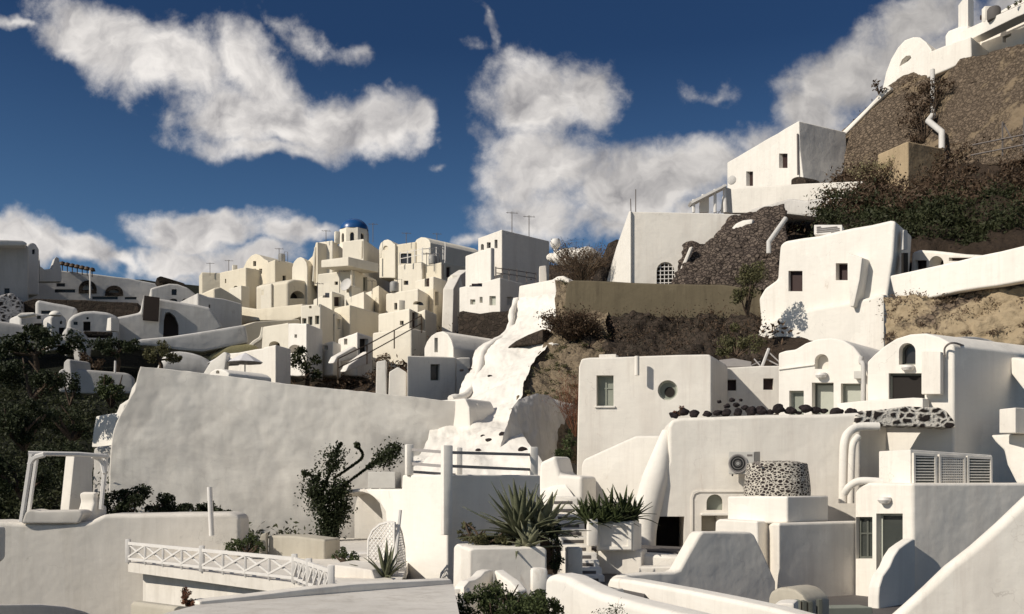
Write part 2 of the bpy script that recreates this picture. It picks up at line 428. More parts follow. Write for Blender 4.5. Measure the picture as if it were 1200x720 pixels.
def boxw(name, c, size, mat, parent=None, rz=0, bev=.02, label=None, cat=None, group=None, base=None):
    """box given centre of its base (world), size"""
    bm = bmesh.new(); bmesh.ops.create_cube(bm, size=1)
    bmesh.ops.scale(bm, vec=size, verts=bm.verts); bmesh.ops.rotate(bm, cent=(0, 0, 0), matrix=Matrix.Rotation(rz, 3, 'Z'), verts=bm.verts)
    bmesh.ops.translate(bm, vec=Vector(c)+Vector((0, 0, size[2]/2)), verts=bm.verts)
    if bev: bmesh.ops.bevel(bm, geom=bm.edges[:], offset=bev, segments=2, profile=.5, affect='EDGES', clamp_overlap=True)
    o = from_bm(name, bm, mat, parent, base if base is not None else (None if parent else c), 40)
    if label: tag(o, label, cat, group)
    return o

def tube_arr(pts, rad, n=10, cap=True):
    pts = [Vector(p) for p in pts]; V = []; Fc = []
    if not hasattr(rad, '__len__'): rad = [rad]*len(pts)
    prev = None
    for i, p in enumerate(pts):
        t = (pts[min(i+1, len(pts)-1)]-pts[max(i-1, 0)]).normalized()
        if prev is None:
            s = t.cross(Vector((0, 1, 0)))
            if s.length < .1: s = t.cross(Vector((1, 0, 0)))
        else: s = prev-t*prev.dot(t)
        s.normalize(); prev = s; u = t.cross(s)
        for k in range(n):
            a = 2*math.pi*k/n; V.append(p+(s*math.cos(a)+u*math.sin(a))*rad[i])
    for i in range(len(pts)-1):
        for k in range(n): Fc.append((i*n+k, i*n+(k+1) % n, (i+1)*n+(k+1) % n, (i+1)*n+k))
    if cap:
        V.append(pts[0]); V.append(pts[-1]); a = len(V)-2
        for k in range(n): Fc.append((a, (k+1) % n, k, a)); Fc.append((a+1, (len(pts)-1)*n+k, (len(pts)-1)*n+(k+1) % n, a+1))
    return V, Fc
def tube(name, pts, rad, mat, parent=None, n=10, label=None, cat=None, group=None, base=None):
    V, Fc = tube_arr(pts, rad, n)
    bm = bmesh.new(); vs = [bm.verts.new(v) for v in V]
    for f in Fc:
        u = []
        for k in f:
            if k not in u: u.append(k)
        try: bm.faces.new([vs[k] for k in u])
        except ValueError: pass
    bmesh.ops.recalc_face_normals(bm, faces=bm.faces[:])
    if base is None and parent is None: base = min((Vector(p) for p in pts), key=lambda p: p.z)
    o = from_bm(name, bm, mat, parent, base, 50)
    if label: tag(o, label, cat, group)
    return o
def spline(pts, n=6):
    P = [Vector(p) for p in pts]; out = []
    for i in range(len(P)-1):
        a = P[max(i-1, 0)]; b = P[i]; c = P[i+1]; d = P[min(i+2, len(P)-1)]
        for k in range(n):
            t = k/n; out.append(.5*((2*b)+(c-a)*t+(2*a-5*b+4*c-d)*t*t+(3*b-a-3*c+d)*t**3))
    out.append(P[-1]); return out
def lathe(name, prof, c, mat, parent=None, n=24, sm=40, label=None, cat=None, group=None, ang=0):
    """prof: (radius, z) pairs above world point c"""
    bm = bmesh.new(); R = []
    for r, z in prof:
        if r < 1e-4: R.append([bm.verts.new(Vector(c)+Vector((0, 0, z)))])
        else: R.append([bm.verts.new(Vector(c)+Vector((r*math.cos(ang+2*math.pi*k/n), r*math.sin(ang+2*math.pi*k/n), z))) for k in range(n)])
    for a, b in zip(R, R[1:]):
        for k in range(n):
            f = [a[k % len(a)], a[(k+1) % len(a)], b[(k+1) % len(b)], b[k % len(b)]]; u = []
            for x in f:
                if x not in u: u.append(x)
            if len(u) > 2: bm.faces.new(u)
    bmesh.ops.recalc_face_normals(bm, faces=bm.faces[:])
    o = from_bm(name, bm, mat, parent, None if parent else c, sm)
    if label: tag(o, label, cat, group)
    return o

def cat_rom(P, n):
    P = np.asarray(P, float); m = len(P); t = np.linspace(0, m-1-1e-6, n); i = t.astype(int); f = (t-i)[:, None, None] if P.ndim == 3 else (t-i)[:, None]
    g = lambda k: P[np.clip(k, 0, m-1)]
    a, b, c, d = g(i-1), g(i), g(i+1), g(i+2)
    return .5*((2*b)+(c-a)*f+(2*a-5*b+4*c-d)*f*f+(3*b-a-3*c+d)*f**3)
def sheet(name, rows, mat, nu=60, nv=60, amp=0, sc=1, parent=None, label=None, cat=None, kind=None, solid=0, seed=0, amp2=0, smooth=True, world=False):
    G = np.array([[list(q) if world else list(W(*q)) for q in r] for r in rows])
    G = cat_rom(G, nv); G = np.transpose(cat_rom(np.transpose(G, (1, 0, 2)), nu), (1, 0, 2))
    if amp or amp2:
        du = np.gradient(G, axis=1); dv = np.gradient(G, axis=0); N = np.cross(du, dv)
        N /= np.maximum(1e-9, np.linalg.norm(N, axis=2))[..., None]
        # the normal that looks towards the viewer's side
        flip = np.sum(N*G) > 0
        if flip: N = -N
        D = np.empty(G.shape[:2])
        for i in range(nv):
            for j in range(nu):
                p = Vector(G[i, j]); q = p/sc+Vector((seed*7.3, 0, 0))
                D[i, j] = noise.fractal(q, .9, 2.1, 5)*amp + (noise.noise(p*3.1)*amp2 if amp2 else 0)
        G = G+N*D[..., None]
    idx = np.arange(nu*nv).reshape(nv, nu)
    f = np.stack([idx[:-1, :-1], idx[:-1, 1:], idx[1:, 1:], idx[1:, :-1]], -1).reshape(-1, 4)
    P = G.reshape(-1, 3); base = None
    if parent is None and not kind: base = Vector((float(P[:, 0].mean()), float(P[:, 1].mean()), float(P[:, 2].min())))
    o = from_arr(name, P, f, mat, parent, base, smooth)
    if solid:
        s = o.modifiers.new('s', 'SOLIDIFY'); s.thickness = solid; s.offset = 0
    tag(o, label, cat, kind=kind)
    return o, G

# ------------------------------------------------------------------ plants
def leaf_quads(C, size, asp=.5, up=0.0):
    """one small folded leaf (rhombus) at every centre"""
    n = len(C); A = RNG.normal(size=(n, 3)); A[:, 2] += up; A /= np.linalg.norm(A, axis=1)[:, None]
    B = RNG.normal(size=(n, 3)); B -= A*np.sum(A*B, 1)[:, None]; B /= np.maximum(1e-6, np.linalg.norm(B, axis=1))[:, None]
    s = (size*RNG.uniform(.6, 1.35, n))[:, None]
    V = np.stack([C-A*s*.5, C+B*s*asp*.5, C+A*s*.5, C-B*s*asp*.5], 1).reshape(-1, 3)
    f = np.arange(4*n).reshape(n, 4); return V, f
def blob_pts(blobs, dens, leaf, hollow=.55, lumps=7):
    out = []
    for (c, r, sq) in blobs:
        vol = r*r*(r*sq)
        n = int(dens*3.6*(r/leaf)**2); k = max(3, lumps)
        D = RNG.normal(size=(k, 3)); D /= np.linalg.norm(D, axis=1)[:, None]
        cl = D*RNG.uniform(.35, .85, (k, 1)); pick = RNG.integers(0, k, n)
        p = RNG.normal(size=(n, 3)); p /= np.linalg.norm(p, axis=1)[:, None]; p *= (RNG.uniform(0, 1, (n, 1))**.4)*RNG.uniform(.3, .55, (k, 1))[pick]
        P = cl[pick]+p; P[:, 2] *= sq
        out.append(np.array(c)+P*r)
    return np.concatenate(out)
def branches(base, tips, r0, bend=.15):
    V = []; Fc = []
    for t in tips:
        base_ = Vector(base); t = Vector(t); mid = base_.lerp(t, .5)+Vector((random.uniform(-1, 1), random.uniform(-1, 1), random.uniform(-.3, .8)))*bend*(t-base_).length
        v, f = tube_arr(spline([base_, mid, t], 4), [r0*(1-.085*k) for k in range(9)], 5, False)
        o = len(V); V += v; Fc += [tuple(o+k for k in q) for q in f]
    return V, Fc
def shrub(name, label, blobs, leaf=.12, dens=9, mat='leaf', group=None, cat='shrub', stem=True, asp=.5, up=0, base=None, stemname='stem', r0=.05, leafname='foliage', trunk=None):
    """blobs: (px, py, Y, radius in px, squash)"""
    B = [(W(b[0], b[1], b[2]), b[3]/F*b[2], b[4] if len(b) > 4 else .85) for b in blobs]
    c = sum((b[0] for b in B), Vector())/len(B); zb = min(b[0].z-b[1]*b[2] for b in B)
    base = Vector(base) if base is not None else Vector((c.x, c.y, zb))
    t = thing(name, label, cat, base, group)
    if stem:
        fork = base
        if trunk:
            fork = base+Vector((random.uniform(-.1, .1), 0, trunk)); tips = [b[0] for b in B]
            v0, f0 = tube_arr(spline([base, base.lerp(fork, .5)+Vector((r0, 0, 0)), fork], 4), [r0*1.9*(1-.05*k) for k in range(9)], 7)
            v1, f1 = branches(fork, tips, r0); o = len(v0)
            v = v0+v1; f = f0+[tuple(o+k for k in q) for q in f1]
        else:
            tips = []
            for b in B:
                for k in range(3): tips.append(b[0]+Vector((random.uniform(-.6, .6), random.uniform(-.6, .6), random.uniform(-.1, .7)))*b[1])
            v, f = branches(base, tips, r0)
        f = [q for q in f if len(set(q)) == 4]
        from_arr(stemname, [tuple(x) for x in v], f, 'bark', t)
    C = blob_pts([(tuple(b[0]), b[1], b[2]) for b in B], dens, leaf)
    v, f = leaf_quads(C, leaf, asp, up); from_arr(leafname, v, f, mat, t)
    return t
def scatter(name, G, n, leaf, mat, label, clump=.5, nc=300, h=.35, cat='undergrowth', asp=.4):
    """ground cover nobody could count, growing on a sheet"""
    nv, nu = G.shape[:2]; P = G.reshape(-1, 3)
    cen = P[RNG.integers(0, len(P), nc)]; pick = RNG.integers(0, nc, n)
    r = RNG.uniform(.3, 1, (nc, 1))[pick]*clump
    C = cen[pick]+RNG.normal(size=(n, 3))*r*np.array([1, 1, .45])*.6; C[:, 2] += h*RNG.uniform(0, 1, n)*r[:, 0]*2
    v, f = leaf_quads(C, leaf, asp); o = from_arr(name, v, f, mat); tag(o, label, cat, kind='stuff'); return o
def agave(name, label, c, r, n, group=None, w=.09, mat='agave', up=.35, seed=1, cat='agave'):
    rnd = random.Random(seed); V = []; Fc = []; c = Vector(c)
    for k in range(n):
        az = k*2.399+rnd.uniform(-.2, .2); el = up+(1.35-up)*((k+.5)/n)**.9+rnd.uniform(-.12, .12); L = r*rnd.uniform(.75, 1.15)
        d = Vector((math.cos(az)*math.cos(el), math.sin(az)*math.cos(el), math.sin(el))); s = Vector((-math.sin(az), math.cos(az), 0)); nrm = d.cross(s)
        droop = rnd.uniform(.0, .5)*(1-(k/n)); m = 7; ww = w*rnd.uniform(.8, 1.2)
        o = len(V)
        for i in range(m):
            t = i/(m-1); p = c+d*L*t+Vector((0, 0, -droop*L*t*t)); wid = ww*(1-t**2.2)*(.75+.7*min(1, t*3))+.003
            V += [p-s*wid-nrm*(-wid*.35), p, p+s*wid-nrm*(-wid*.35)]
            if i: 
                a = o+(i-1)*3; Fc += [(a, a+1, a+4, a+3), (a+1, a+2, a+5, a+4)]
    o = from_arr(name, [tuple(v) for v in V], Fc, mat, None, c, True)
    so = o.modifiers.new('s', 'SOLIDIFY'); so.thickness = .012
    return tag(o, label, cat, group)
def twigs(name, label, c, spread, h, n, mat, group=None, leaf=0, cat='shrub', nl=0, leafmat_=None, seed=3, r=.012):
    """bare or nearly bare twiggy plant"""
    rnd = random.Random(seed); V = []; Fc = []; L = []
    t = thing(name, label, cat, c, group); c = Vector(c)
    for k in range(n):
        d = Vector((rnd.uniform(-1, 1)*spread, rnd.uniform(-1, 1)*spread*.6, rnd.uniform(.35, 1)*h)); tip = c+d
        mid = c+d*.5+Vector((rnd.uniform(-.2, .2), 0, rnd.uniform(0, .2)))*h*.6
        for (a, m_, b, rr) in [(c, mid, tip, r)]+[(mid, mid.lerp(tip, .5)+Vector((rnd.uniform(-.3, .3), rnd.uniform(-.2, .2), .1))*h*.4, mid+Vector((rnd.uniform(-.5, .5), rnd.uniform(-.3, .3), rnd.uniform(.1, .6)))*h*.7, r*.6) for _ in range(3)]:
            v, f = tube_arr(spline([a, m_, b], 4), [rr*(1-.1*i) for i in range(9)], 4, False); o = len(V)
            V += v; Fc += [tuple(o+q for q in x) for x in f]; L += v[8:]
    from_arr('branch', [tuple(x) for x in V], Fc, mat, t)
    if nl:
        P = np.array([tuple(x) for x in L]); C = P[RNG.integers(0, len(P), nl)]+RNG.normal(size=(nl, 3))*leaf
        v, f = leaf_quads(C, leaf, .55); from_arr('foliage', v, f, leafmat_ or 'leaf', t)
    return t
# ================================================================== camera, sun, sky
cam = bpy.data.cameras.new('camera'); cam.lens = 35; cam.sensor_width = 36; cam.clip_end = 8000; cam.shift_y = (HZ-360)/1200
co = bpy.data.objects.new('camera', cam); COL.objects.link(co); co.location = (0, 0, 0); co.rotation_euler = (math.pi/2, 0, 0); S.camera = co
S.view_settings.view_transform = 'Standard'; S.view_settings.look = 'None'; S.view_settings.exposure = 0
AZ, EL = math.radians(29), math.radians(35)
travel = Vector((math.cos(EL)*math.cos(AZ), math.cos(EL)*math.sin(AZ), -math.sin(EL)))
sl = bpy.data.lights.new('sun', 'SUN'); sl.energy = 4.4; sl.angle = math.radians(.5); sl.color = (1, .92, .80)
so = bpy.data.objects.new('sun', sl); COL.objects.link(so); so.rotation_euler = travel.to_track_quat('-Z', 'Y').to_euler(); so.location = (-30, -10, 40)

w = bpy.data.worlds.new('World'); S.world = w; w.use_nodes = True; nt = w.node_tree
for n in list(nt.nodes): nt.nodes.remove(n)
out = nt.nodes.new('ShaderNodeOutputWorld'); bg = nt.nodes.new('ShaderNodeBackground')
sky = nt.nodes.new('ShaderNodeTexSky'); sky.sky_type = 'NISHITA'; sky.sun_disc = False
sky.sun_elevation = EL; sky.sun_rotation = math.atan2(-travel.x, -travel.y) % (2*math.pi)
sky.air_density = 1.0; sky.dust_density = .3; sky.ozone_density = 2.5
tc = nt.nodes.new('ShaderNodeTexCoord').outputs['Generated']
sep = nt.nodes.new('ShaderNodeSeparateXYZ'); nt.links.new(tc, sep.inputs[0])
ay = mth(nt, 'MAXIMUM', mth(nt, 'ABSOLUTE', sep.outputs[1]), .12)  # clouds repeat behind the camera, adding ambient fill
U = mth(nt, 'DIVIDE', sep.outputs[0], ay); Vv = mth(nt, 'DIVIDE', mth(nt, 'MAXIMUM', sep.outputs[2], -.02), ay)
cb = nt.nodes.new('ShaderNodeCombineXYZ'); nt.links.new(U, cb.inputs[0]); nt.links.new(Vv, cb.inputs[1]); P0 = cb.outputs[0]
# billows push the cloud edges about
def nz(scale, det, rough, out_='Fac', off=(0, 0, 0), src=None, dist=0):
    mp = nt.nodes.new('ShaderNodeMapping'); mp.inputs['Location'].default_value = off; nt.links.new(src or P0, mp.inputs[0])
    n = nt.nodes.new('ShaderNodeTexNoise'); n.inputs['Scale'].default_value = scale; n.inputs['Detail'].default_value = det
    n.inputs['Roughness'].default_value = rough; n.inputs['Distortion'].default_value = dist
    nt.links.new(mp.outputs[0], n.inputs['Vector']); return n.outputs[out_]
wc = nz(5.5, 5, .55, 'Color')
va = nt.nodes.new('ShaderNodeVectorMath'); va.operation = 'MULTIPLY_ADD'; nt.links.new(wc, va.inputs[0]); va.inputs[1].default_value = (.15, .15, 0); 
vb = nt.nodes.new('ShaderNodeVectorMath'); vb.operation = 'ADD'; nt.links.new(P0, vb.inputs[0]); vb.inputs[1].default_value = (-.075, -.075, 0)
nt.links.new(vb.outputs[0], va.inputs[2]); PW = va.outputs[0]
# cloud masses: (px, py, half width, half height, tilt in degrees, strength)
CL = [(115, 28, 95, 42, -22, 1), (195, 70, 110, 58, -24, 1), (270, 125, 105, 60, -14, 1), (345, 135, 100, 48, -12, 1), (430, 145, 72, 36, -14, 1), (295, 75, 80, 50, -30, .9), (60, 20, 40, 22, -20, .7),
      (480, 150, 36, 20, -20, .9), (300, 172, 110, 22, -4, .8), (15, 8, 30, 10, 0, .6), (385, 38, 70, 16, -30, .36), (425, 60, 14, 26, 30, .38), (568, 40, 9, 50, 18, .36), (555, 75, 22, 14, 0, .3),
      (618, 122, 74, 52, 8, 1.0), (685, 105, 50, 56, 0, .95), (640, 195, 95, 50, 0, 1.0), (730, 215, 110, 62, -4, 1), (650, 245, 110, 36, 0, .8), (795, 195, 80, 42, 8, .9), (760, 260, 130, 34, 0, .85),
      (880, 155, 46, 30, 25, .6), (850, 98, 46, 12, 5, .30), (960, 130, 70, 50, 30, .95), (1000, 70, 85, 55, 35, 1), (1060, 30, 100, 42, 20, .95), (940, 200, 70, 60, 30, 1), (1090, 100, 110, 70, 30, 1), (1180, 10, 50, 26, 0, .5),
      (20, 285, 75, 30, -12, 1), (85, 305, 75, 22, -18, 1), (140, 322, 44, 12, -16, .8), (240, 283, 85, 26, 3, 1.05), (330, 290, 62, 18, -5, .9), (215, 318, 70, 18, 0, .8), (215, 332, 30, 10, 0, .5), (290, 315, 60, 20, 0, .8),
      (505, 190, 16, 8, 0, .3), (548, 285, 30, 14, 20, .55), (600, 265, 50, 14, 0, .5),
      (-260, 120, 160, 60, -10, 1), (-150, 330, 120, 40, 0, 1), (1450, 100, 180, 80, 10, 1), (1700, 260, 200, 60, 0, 1), (-520, 260, 200, 70, 0, 1), (300, -420, 340, 120, 10, .9), (1000, -500, 300, 120, -10, 1), (600, -1100, 1300, 420, 0, 1), (-900, 100, 300, 200, 0, 1), (2300, 100, 400, 220, 0, 1), (-400, -350, 280, 120, 0, .9)]  # out-of-view clouds, the big overhead ones added for ambient light
dens = None
for (px, py, a, b_, tilt, st) in CL:
    mp = nt.nodes.new('ShaderNodeMapping'); mp.vector_type = 'TEXTURE'; nt.links.new(PW, mp.inputs[0])
    mp.inputs['Location'].default_value = ((px-600)/F, (HZ-py)/F, 0); mp.inputs['Rotation'].default_value = (0, 0, math.radians(tilt)); mp.inputs['Scale'].default_value = (a/F, b_/F, 1)
    ln = nt.nodes.new('ShaderNodeVectorMath'); ln.operation = 'LENGTH'; nt.links.new(mp.outputs[0], ln.inputs[0])
    v = mth(nt, 'MULTIPLY_ADD', ln.outputs['Value'], -st, st*1.0+(st-1)*.15)
    if dens is None: dens = v
    else:
        m = nt.nodes.new('ShaderNodeMath'); m.operation = 'SMOOTH_MAX'; nt.links.new(dens, m.inputs[0]); nt.links.new(v, m.inputs[1]); m.inputs[2].default_value = .18; dens = m.outputs[0]
n1 = nz(7, 12, .64, dist=.1); n2 = nz(24, 8, .68, dist=.3)
fld = mth(nt, 'ADD', dens, mth(nt, 'MULTIPLY_ADD', n1, 1.6, -.80)); fld = mth(nt, 'ADD', fld, mth(nt, 'MULTIPLY_ADD', n2, .75, -.37))
al = nt.nodes.new('ShaderNodeMapRange'); al.interpolation_type = 'SMOOTHSTEP'; nt.links.new(fld, al.inputs[0]); al.inputs[1].default_value = -.08; al.inputs[2].default_value = .60
# relief: compare the billows with themselves a little way towards the sun
e1 = nz(11, 9, .56, src=PW); e2 = nz(11, 9, .56, off=(.012, -.018, 0), src=PW)
rel = mth(nt, 'MULTIPLY_ADD', mth(nt, 'SUBTRACT', e1, e2), 3.2, .64, True)
thick = nt.nodes.new('ShaderNodeMapRange'); nt.links.new(fld, thick.inputs[0]); thick.inputs[1].default_value = .2; thick.inputs[2].default_value = 1.1; thick.inputs[3].default_value = 0; thick.inputs[4].default_value = .35
lit = mth(nt, 'SUBTRACT', rel, mth(nt, 'MULTIPLY', thick.outputs[0], mth(nt, 'MULTIPLY_ADD', n1, 1.6, -.1)), clamp=True)
# the clouds to the right are greyer, seen against the light
right = nt.nodes.new('ShaderNodeMapRange'); nt.links.new(U, right.inputs[0]); right.inputs[1].default_value = -.1; right.inputs[2].default_value = .4; right.inputs[3].default_value = 1; right.inputs[4].default_value = .66
cc = mixc(nt, lit, (.35, .34, .35), (.95, .905, .86))
cc = mixc(nt, 1.0, cc, right.outputs[0], 'MULTIPLY')
tint = ramp(nt, mth(nt, 'MULTIPLY', sep.outputs[2], 1.0), [(0., (.52, .62, .70)), (.22, (.36, .50, .62)), (.40, (.16, .26, .385)), (1., (.26, .35, .46))])
sk = mixc(nt, 1.0, sky.outputs[0], tint, 'MULTIPLY')
SKY = .1
sm = nt.nodes.new('ShaderNodeVectorMath'); sm.operation = 'SCALE'; nt.links.new(cc, sm.inputs[0]); sm.inputs[3].default_value = 1/SKY
fin = mixc(nt, al.outputs[0], sk, sm.outputs[0])
nt.links.new(fin, bg.inputs[0]); bg.inputs[1].default_value = SKY; nt.links.new(bg.outputs[0], out.inputs[0])

# ================================================================== terrain
YS = [8, 25, 35, 45, 60, 80, 100, 120, 150]
TC = {-500: [1000, 790, 770, 600, 560, 500, 460, 430, 410],
      -120: [1000, 790, 770, 590, 520, 460, 420, 385, 345],
      0: [1000, 790, 765, 590, 505, 450, 410, 372, 335],
      110: [1000, 790, 760, 600, 500, 450, 412, 376, 338],
      300: [1000, 780, 740, 640, 520, 462, 430, 395, 350],
      400: [1000, 755, 690, 640, 500, 448, 425, 385, 340],
      480: [1000, 755, 690, 620, 474, 425, 400, 372, 335],
      560: [1000, 755, 690, 600, 470, 395, 370, 355, 330],
      640: [1000, 755, 690, 590, 450, 352, 345, 340, 330],
      720: [1000, 755, 690, 600, 365, 325, 320, 320, 320],
      900: [1000, 755, 670, 470, 330, 280, 250, 250, 250],
      1050: [1000, 755, 670, 450, 300, 250, 130, 130, 150],
      1200: [1000, 755, 670, 440, 280, 200, 80, 80, 100],
      1600: [1000, 755, 670, 440, 240, 120, 60, 60, 80]}
rows = []
for i, y in enumerate(YS): rows.append([tuple(W(px, TC[px][i], y)) for px in TC])
for y, dz in ((190, -25), (300, -90), (500, -160)): rows.append([tuple(W(px, TC[px][-1], 150)*(y/150)*Vector((1, 1, 0)).length/math.sqrt(2) + Vector((0, 0, 0))) for px in TC]); rows[-1] = [(p[0], y, max(-45, W(0, TC[px][-1], 150).z+dz)) for p, px in zip(rows[-1], TC)]
hill, HG = sheet('hillside', rows, 'soil', 150, 150, .5, 3.0, kind='structure', world=True)
# the sea far below the village
bm = bmesh.new(); s_ = 6000
vs = [bm.verts.new(p) for p in ((-s_, -s_, -46), (s_, -s_, -46), (s_, s_, -46), (-s_, s_, -46))]; bm.faces.new(vs)
from_bm('sea', bm, flat('sea_water', (.02, .05, .09), .2), None, (0, 0, 0))['kind'] = 'structure'
bpy.data.objects['sea']['kind'] = 'structure'
w.cycles.sampling_method = 'MANUAL'; w.cycles.sample_map_resolution = 256
# ================================================================== the far village (cream houses on the ridge)
wn = lambda x0, y0, x1, y1, side='F', **k: O('win', rect(x0, y0, x1, y1), side, depth=k.pop('depth', .3), **k)
wa = lambda x0, y0, x1, y1, side='F', **k: O('win', arch(x0, y0, x1, y1), side, depth=k.pop('depth', .3), **k)
dr = lambda x0, y0, x1, y1, side='F', **k: O('door', rect(x0, y0, x1, y1), side, depth=k.pop('depth', .35), mat=k.pop('mat', 'woodred'), **k)

corner('cube_house', 'low cream house with an open roof terrace at the left end of the far ridge', 'house', (233, 323), (236, 319), (262, 320), 345, 122, 'cream')
t, b, p = corner('stepped_house', 'cream house with a tiny slit window and one arched window below a domed gable', 'house', (257, 319.5), (288, 313), (338, 322), 362, 116, 'cream',
    [wa(273.5, 335, 279, 346), wn(263.5, 327, 265, 332)])
prism('terrace_wall', p['F'], [(281, 365), (281, 341), (296, 337), (296, 365)], 1.2, 'cream2', t, .1, off=-1.6)
t, b, p = house('gabled_house', 'cream house with a rounded gable and three small dark windows', 'house', Plane((284, 121), (314, 116)), [(284, 340)]+[(284, 316), (289, 305), (294, 299.5), (299, 297.5), (304, 299), (309, 303.5), (314, 306)]+[(314, 340)],
    (6, 9, 0), 'cream', .1, [wn(296.5, 306, 300, 312), wn(295, 315, 300, 318), wn(303.5, 315, 307, 321)])
corner('plain_house', 'plain cream house with one dark window right of the rounded gable', 'house', (312, 308), (322, 304), (345, 309), 365, 113, 'cream', [wn(331, 323, 335, 331, 'R')])
house('vaulted_chapel', 'small cream chapel with a round-topped white gable beside the tall church wall', 'chapel', Plane((342, 112), (360, 110)), [(342, 345), (342, 314), (344, 307), (348, 302.5), (352, 301), (356, 303), (359, 308), (360, 314), (360, 345)], (1.5, 5, 0), 'cream2', .1)
t, b, p = house('cave_house', 'shaded cream house front with two dark cave arches under the ridge', 'house', Plane((337, 108), (374, 112)), [(337, 362), (337, 330), (345, 327), (360, 329), (368, 335), (374, 346), (374, 362)], 5, 'cream', .3,
    [O('win', arch(340, 341, 357, 350), depth=1.2, mat='void'), O('win', arch(360, 338, 366, 348), depth=1, mat='void')])
# church
t, b, p = corner('church', 'tall cream church block with a slit window below the blue dome', 'church', (371, 284), (390, 281.5), (417, 303), 345, 110, 'cream2', [wn(375.5, 298, 379, 310)])
prism('side_wall', Plane((360, 113), (372, 109.5)), [(360, 335), (361, 305), (366, 300), (370, 284), (372, 284), (372, 335)], (2, 2, 0), 'cream', t, .08)
tube('pipe', [W(369.5, 290, 110), W(367, 330, 110)], .12, 'cream2', t, 6)
c = W(415, 283, 116)
r = 17.5/F*116
t = thing('domed_drum', 'blue church dome on a white eight-sided drum with arched openings', 'dome', c)
b = lathe('drum', [(r*1.0, -1.2), (r*1.0, 1.05), (r*.97, 1.25), (0, 1.25)], c, 'cream2', t, 8, 30, ang=math.radians(22.5))
ops = []
cbm = bmesh.new()
for k in range(8):
    a = math.radians(45*k); d = Vector((math.cos(a), math.sin(a), 0)); s = Vector((-math.sin(a), math.cos(a), 0)); o = c+d*(r*.75)
    pts = [o+s*x+Vector((0, 0, z)) for x, z in [(-.24, -.35), (-.24, .45), (-.17, .62), (0, .7), (.17, .62), (.24, .45), (.24, -.35)]]
    prism_bm(pts, d*r*.6, bm=cbm)
    bm = prism_bm([q+d*.04 for q in pts], d*.05); from_bm('window', bm, 'dark', t)
CUTS.append((b, cbm))
lathe('dome', [(r*.95*math.cos(x), 1.25+r*.78*math.sin(x)) for x in [i*math.pi/24 for i in range(13)]], c, 'blue', t, 40, 60)
corner('nave_block', 'cream block with a downpipe stepped in front of the blue dome drum', 'building', (401, 283), (426.5, 279.5), (458, 302), 345, 107, 'cream2')
tube('drainpipe', [W(424.5, 283, 106.4), W(424, 303, 106.4)], .1, 'cream', None, 6, 'thin cream downpipe on the corner below the blue dome', 'pipe')
t, b, p = corner('balcony_house', 'cream house with a heavy projecting balcony and a tall dark doorway', 'house', (372, 321), (416, 316), (442, 328), 360, 101, 'cream2', [dr(425.5, 325, 430.5, 341, 'R', mat='greendk'), wn(392, 330, 396, 334)])
t2 = prism('balcony', Plane((383, 101.5), (416, 99.5)), [(384, 316), (384, 307), (416, 303), (416, 314)], (2.6, 3.2, 0), 'cream2', t, .1, off=-1.0)
tube('post', [W(412, 317, 99.8), W(412, 343, 99.8)], .12, 'cream', t, 6)
lathe('satellite_dish', [(0, 0), (.3, .04), (.6, .16), (.68, .24), (.66, .27), (.55, .2), (0, .07)], W(407, 335, 98), 'greyhi', None, 20, 40, 'grey satellite dish on a mast under the projecting balcony', 'satellite dish')
bpy.data.objects['satellite_dish'].rotation_euler = (math.radians(70), 0, math.radians(-30))
# ridge to the right of the dome
house('small_arch_house', 'little cream round-topped gable right of the blue dome', 'house', Plane((444, 108), (463, 106)), [(444, 310), (444, 290), (446, 284.5), (450, 281.5), (454, 280.5), (458, 282), (461, 285), (463, 286), (463, 310)], (2, 5, 0), 'cream2', .1, [O('niche', arch(449, 288, 455, 293), depth=.2, mat='cream')])
corner('ridge_house', 'cream wall with a dark terrace recess behind the iron-railed roof terrace', 'house', (461, 287), (487, 283), (519, 292), 345, 105, 'cream', [wn(468, 297, 482, 309)])
house('vault_house', 'cream barrel vault with shaded side behind the railed roof terrace', 'house', Plane((484, 106), (504, 102)), [(484, 305), (485, 285), (488, 280.5), (493, 278), (498, 278.5), (502, 281), (504, 285), (504, 305)], (5, 5, 0), 'cream2', .1)
t, b, p = corner('terrace_house', 'cream house under a railed roof terrace with one small square window', 'house', (466, 311), (495, 306.5), (507, 314), 372, 98, 'cream2', [wn(473, 329, 478.5, 334)])
def roof_rail(name, label, pts, Y0, h, n, mat='paint'):
    t = thing(name, label, 'railing', W(pts[0][0], pts[0][1], Y0)); P = [W(px, py, Y) for px, py, Y in pts]
    for k in range(n+1):
        f = k/n*(len(P)-1); i = min(int(f), len(P)-2); q = P[i].lerp(P[i+1], f-i)
        boxw('post', q, (.1, .1, h), mat, t, 0, 0)
    bm = bmesh.new()
    for z in (h*.9, h*.5):
        for a, b in zip(P, P[1:]): bars_bm(bm, a+Vector((0, 0, z)), b+Vector((0, 0, z)), .05, .05)
    from_bm('rail', bm, mat, t); return t
roof_rail('roof_railing', 'white railing round the cream roof terrace right of the blue dome', [(469, 311, 99), (495, 306, 97), (519, 304.5, 100)], 99, 1.3, 6)
tube('flagpole', [W(521.5, 308, 99), W(522, 284, 99)], .07, 'paint', None, 6, 'thin white pole rising from the end of the roof terrace', 'pole')
corner('step_house', 'narrow cream block under the right end of the railed roof terrace', 'house', (496, 311), (517.5, 307), (521, 309), 365, 97, 'cream')
corner('shade_house', 'shaded beige house with a brown door right of the flagpole', 'house', (517, 309), (521, 308), (548, 312), 370, 103, 'cream', [dr(523, 313, 528, 325, 'R')])
corner('door_house', 'cream house with one tall dark door below the railed terrace', 'house', (486, 329), (508, 324), (527, 330), 380, 94, 'cream2', [dr(497.5, 326, 503, 336), wn(501, 343, 503, 347)])
